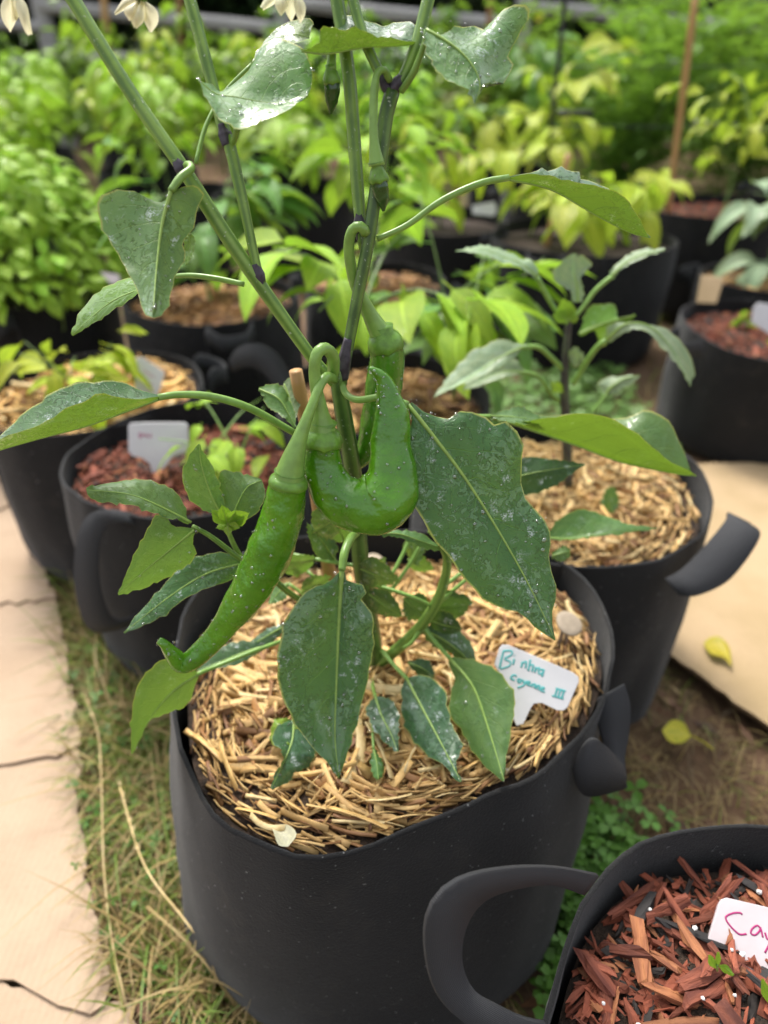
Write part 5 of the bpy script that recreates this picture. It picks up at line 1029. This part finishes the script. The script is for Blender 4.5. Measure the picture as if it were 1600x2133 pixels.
# yellow flowers
yf = [(1122, 36, 4.4), (1196, 90, 4.4), (1090, 100, 4.6)]
for i, q in enumerate(yf):
    p = V(*q); t = thing('yellow_flower', (p[0], p[1], 0), 'small yellow flower on a thin stem among the feathery plants', 'flower', 'yellow flowers'); b = MB(); b.add(*tube(cr([(p[0] + .03, p[1], 0), (p[0] + .02, p[1], p[2] * .6), p], 8), [.003] * 8, 5)); obj('stem', b.mesh('stem', M['bgstem']), t)
    for k in range(6):
        a = k * 1.047; d = np.array((math.cos(a), -.35, math.sin(a))); s = np.array((-math.sin(a), 0, math.cos(a))); b = MB(); b.add([p, p + d * .012 + s * .008, p + d * .024, p + d * .012 - s * .008], [(0, 1, 2, 3)]); obj('petal', b.mesh('petal', M['flower_y'], False), t)

# ------------------------------------------------------------------ stakes, trellis, fence, trees
def stake(p, q, r, mat, label, zfoot=0.0):
    p, q = np.array(p), np.array(q); d = q - p; q2 = p + d * ((zfoot - p[2]) / d[2]); b = MB(); n = 12; cc = cr([p, (p + q2) / 2, q2], n)
    b.add(*tube(cc, [r * (1.12 if k % 4 == 2 else 1) for k in range(n)], 8)); return obj('bamboo_stake', b.mesh('bamboo_stake', M[mat]), label=label, cat='stake', group='garden stakes')
stake(V(1452, -30, 2.36), V(1405, 330, 2.36), .009, 'bamboo', 'long leaning bamboo pole in the spindly plant pot', .28)
stake(V(1185, 320, 2.05), V(1140, 505, 2.0), .008, 'bamboo', 'short leaning stick in the drooping yellow-green pepper pot', .27)
stake(V(946, 340, 2.3), V(954, 452, 2.28), .008, 'wood_stake', 'brown stick in the bare soil pot with the white label', .26)
stake(V(1024, -40, 5.0), V(1020, 45, 5.0), .018, 'wood_stake', 'brown stake among the tall plants near the crumpled leaf')
stake(V(372, -40, 5.0), V(376, 60, 5.0), .018, 'wood_stake', 'brown stake among tall plants left of the top stems')
stake(V(212, -40, 5.1), V(220, 40, 5.1), .02, 'bamboo', 'tan stake standing at the rail fence')
tr = thing('trellis', (1.0, 2.7, 0), 'black pipe trellis frame beside the feathery plants', 'trellis')
def pipe(a, c, r=.011, name='pipe'):
    b = MB(); b.add(*tube(cr([a, c], 6), [r] * 6, 8)); obj(name, b.mesh(name, M['pipe']), tr)
A1 = V(1162, 150, 2.72); A2 = V(1440, 255, 2.72); 
pipe((A1[0], 2.73, 0), (A1[0], 2.73, 1.25), .008, name='post'); pipe((A2[0] + .65, 2.65, 0), (A2[0] + .65, 2.65, 1.25), .009, name='post'); pipe((A1[0], 2.73, 1.2), (A2[0] + .65, 2.65, 1.2), .009, name='top_rail')
pipe(V(1440, 256, 2.72), V(1660, 280, 2.66), .011, 'lower_rail'); pipe(V(1160, 236, 2.72), V(1236, 236, 2.72), .010, 'lower_rail')
for k in range(4): pipe((A1[0], 2.73, .5 + k * .17), (A2[0] + .65, 2.65, .5 + k * .17), .0015, 'wire')
fx = [-6.5, -4.6, -2.7, -.8, 1.1, 3.0, 4.9, 6.8]
fe = thing('rail_fence', (0, 6.9, 0), 'weathered grey split-rail fence behind the garden plants', 'fence')
for i, x in enumerate(fx):
    b = MB(); b.add(*tube([(x, 6.9, -.02), (x + .01, 6.9, .5), (x, 6.92, 1.08)], [.075, .07, .066], 8)); obj('post', b.mesh('post', M['weathered'], False), fe)
    if i:
        for z in (.30, .62, .93):
            zz = z + rdr.gauss(0, .02); b = MB(); b.add(*tube(cr([(fx[i - 1], 6.87, zz + .07), ((fx[i - 1] + x) / 2, 6.86, zz - .01), (x, 6.87, zz - .07 + rdr.gauss(0, .02))], 6), [.045, .05, .05, .05, .05, .04], 7)); obj('rail', b.mesh('rail', M['weathered'], False), fe)
def tree(c, h, rad, seed, label, low=.1):
    rd = random.Random(seed); t = thing('tree', (c[0], c[1], 0), label, 'tree', 'dark trees behind the fence'); sb = MB(); jb = MB()
    tk = cr([(c[0], c[1], -.1), (c[0] + rd.gauss(0, .1), c[1], h * .4), (c[0] + rd.gauss(0, .3), c[1], h * .85)], 10); sb.add(*tube(tk, np.linspace(.16, .04, 10), 8)); ends = []
    for i in range(16):
        a = rd.uniform(0, 6.28); z = h * rd.uniform(low + .08, .95); k = (1 - .5 * z / h); e = np.array((c[0] + math.cos(a) * rad * k * rd.uniform(.5, 1), c[1] + math.sin(a) * rad * k * rd.uniform(.5, 1), z)); s = tk[min(9, max(1, int(z / h * 7)))]; cc = cr([s, (s + e) / 2 + (0, 0, .15), e], 6); sb.add(*tube(cc, np.linspace(.05, .012, 6), 5)); ends += list(cc[2:])
    for i in range(4200):
        p = ends[rd.randrange(len(ends))] + np.array((rd.gauss(0, .45), rd.gauss(0, .45), rd.gauss(0, .38)))
        if p[2] < .12: p[2] = rd.uniform(.1, .6)
        d = nrm((rd.gauss(0, 1), rd.gauss(0, 1), rd.gauss(-.3, .6))); s = nrm(np.cross(d, (rd.random(), rd.random(), 1))); L = rd.uniform(.16, .36)
        jb.add([p, p + d * L * .5 + s * L * .3, p + d * L, p + d * L * .5 - s * L * .3], [(0, 1, 2, 3)], [(.5, 0), (1, .5), (.5, 1), (0, .5)])
    obj('trunk', sb.mesh('trunk', M['bark']), t); obj('crown', jb.mesh('crown', M['tree_leaf']), t, kind='stuff')
for i, (x, y, h, r) in enumerate([(-5.5, 9.5, 4.2, 2.0), (-3.4, 9.0, 4.5, 1.9), (-1.5, 9.6, 4.0, 1.9), (.4, 9.1, 4.6, 1.9), (2.3, 9.7, 4.2, 1.9), (4.2, 9.2, 4.6, 1.9), (6.0, 9.6, 4.2, 2.0), (-4.6, 11.5, 6, 2.4), (-1.8, 11.8, 6, 2.4), (1.2, 11.6, 6.4, 2.4), (4.0, 11.8, 6, 2.4)]):
    tree((x, y), h, r, 900 + i, 'dark leafy tree closing off the garden behind the rail fence')
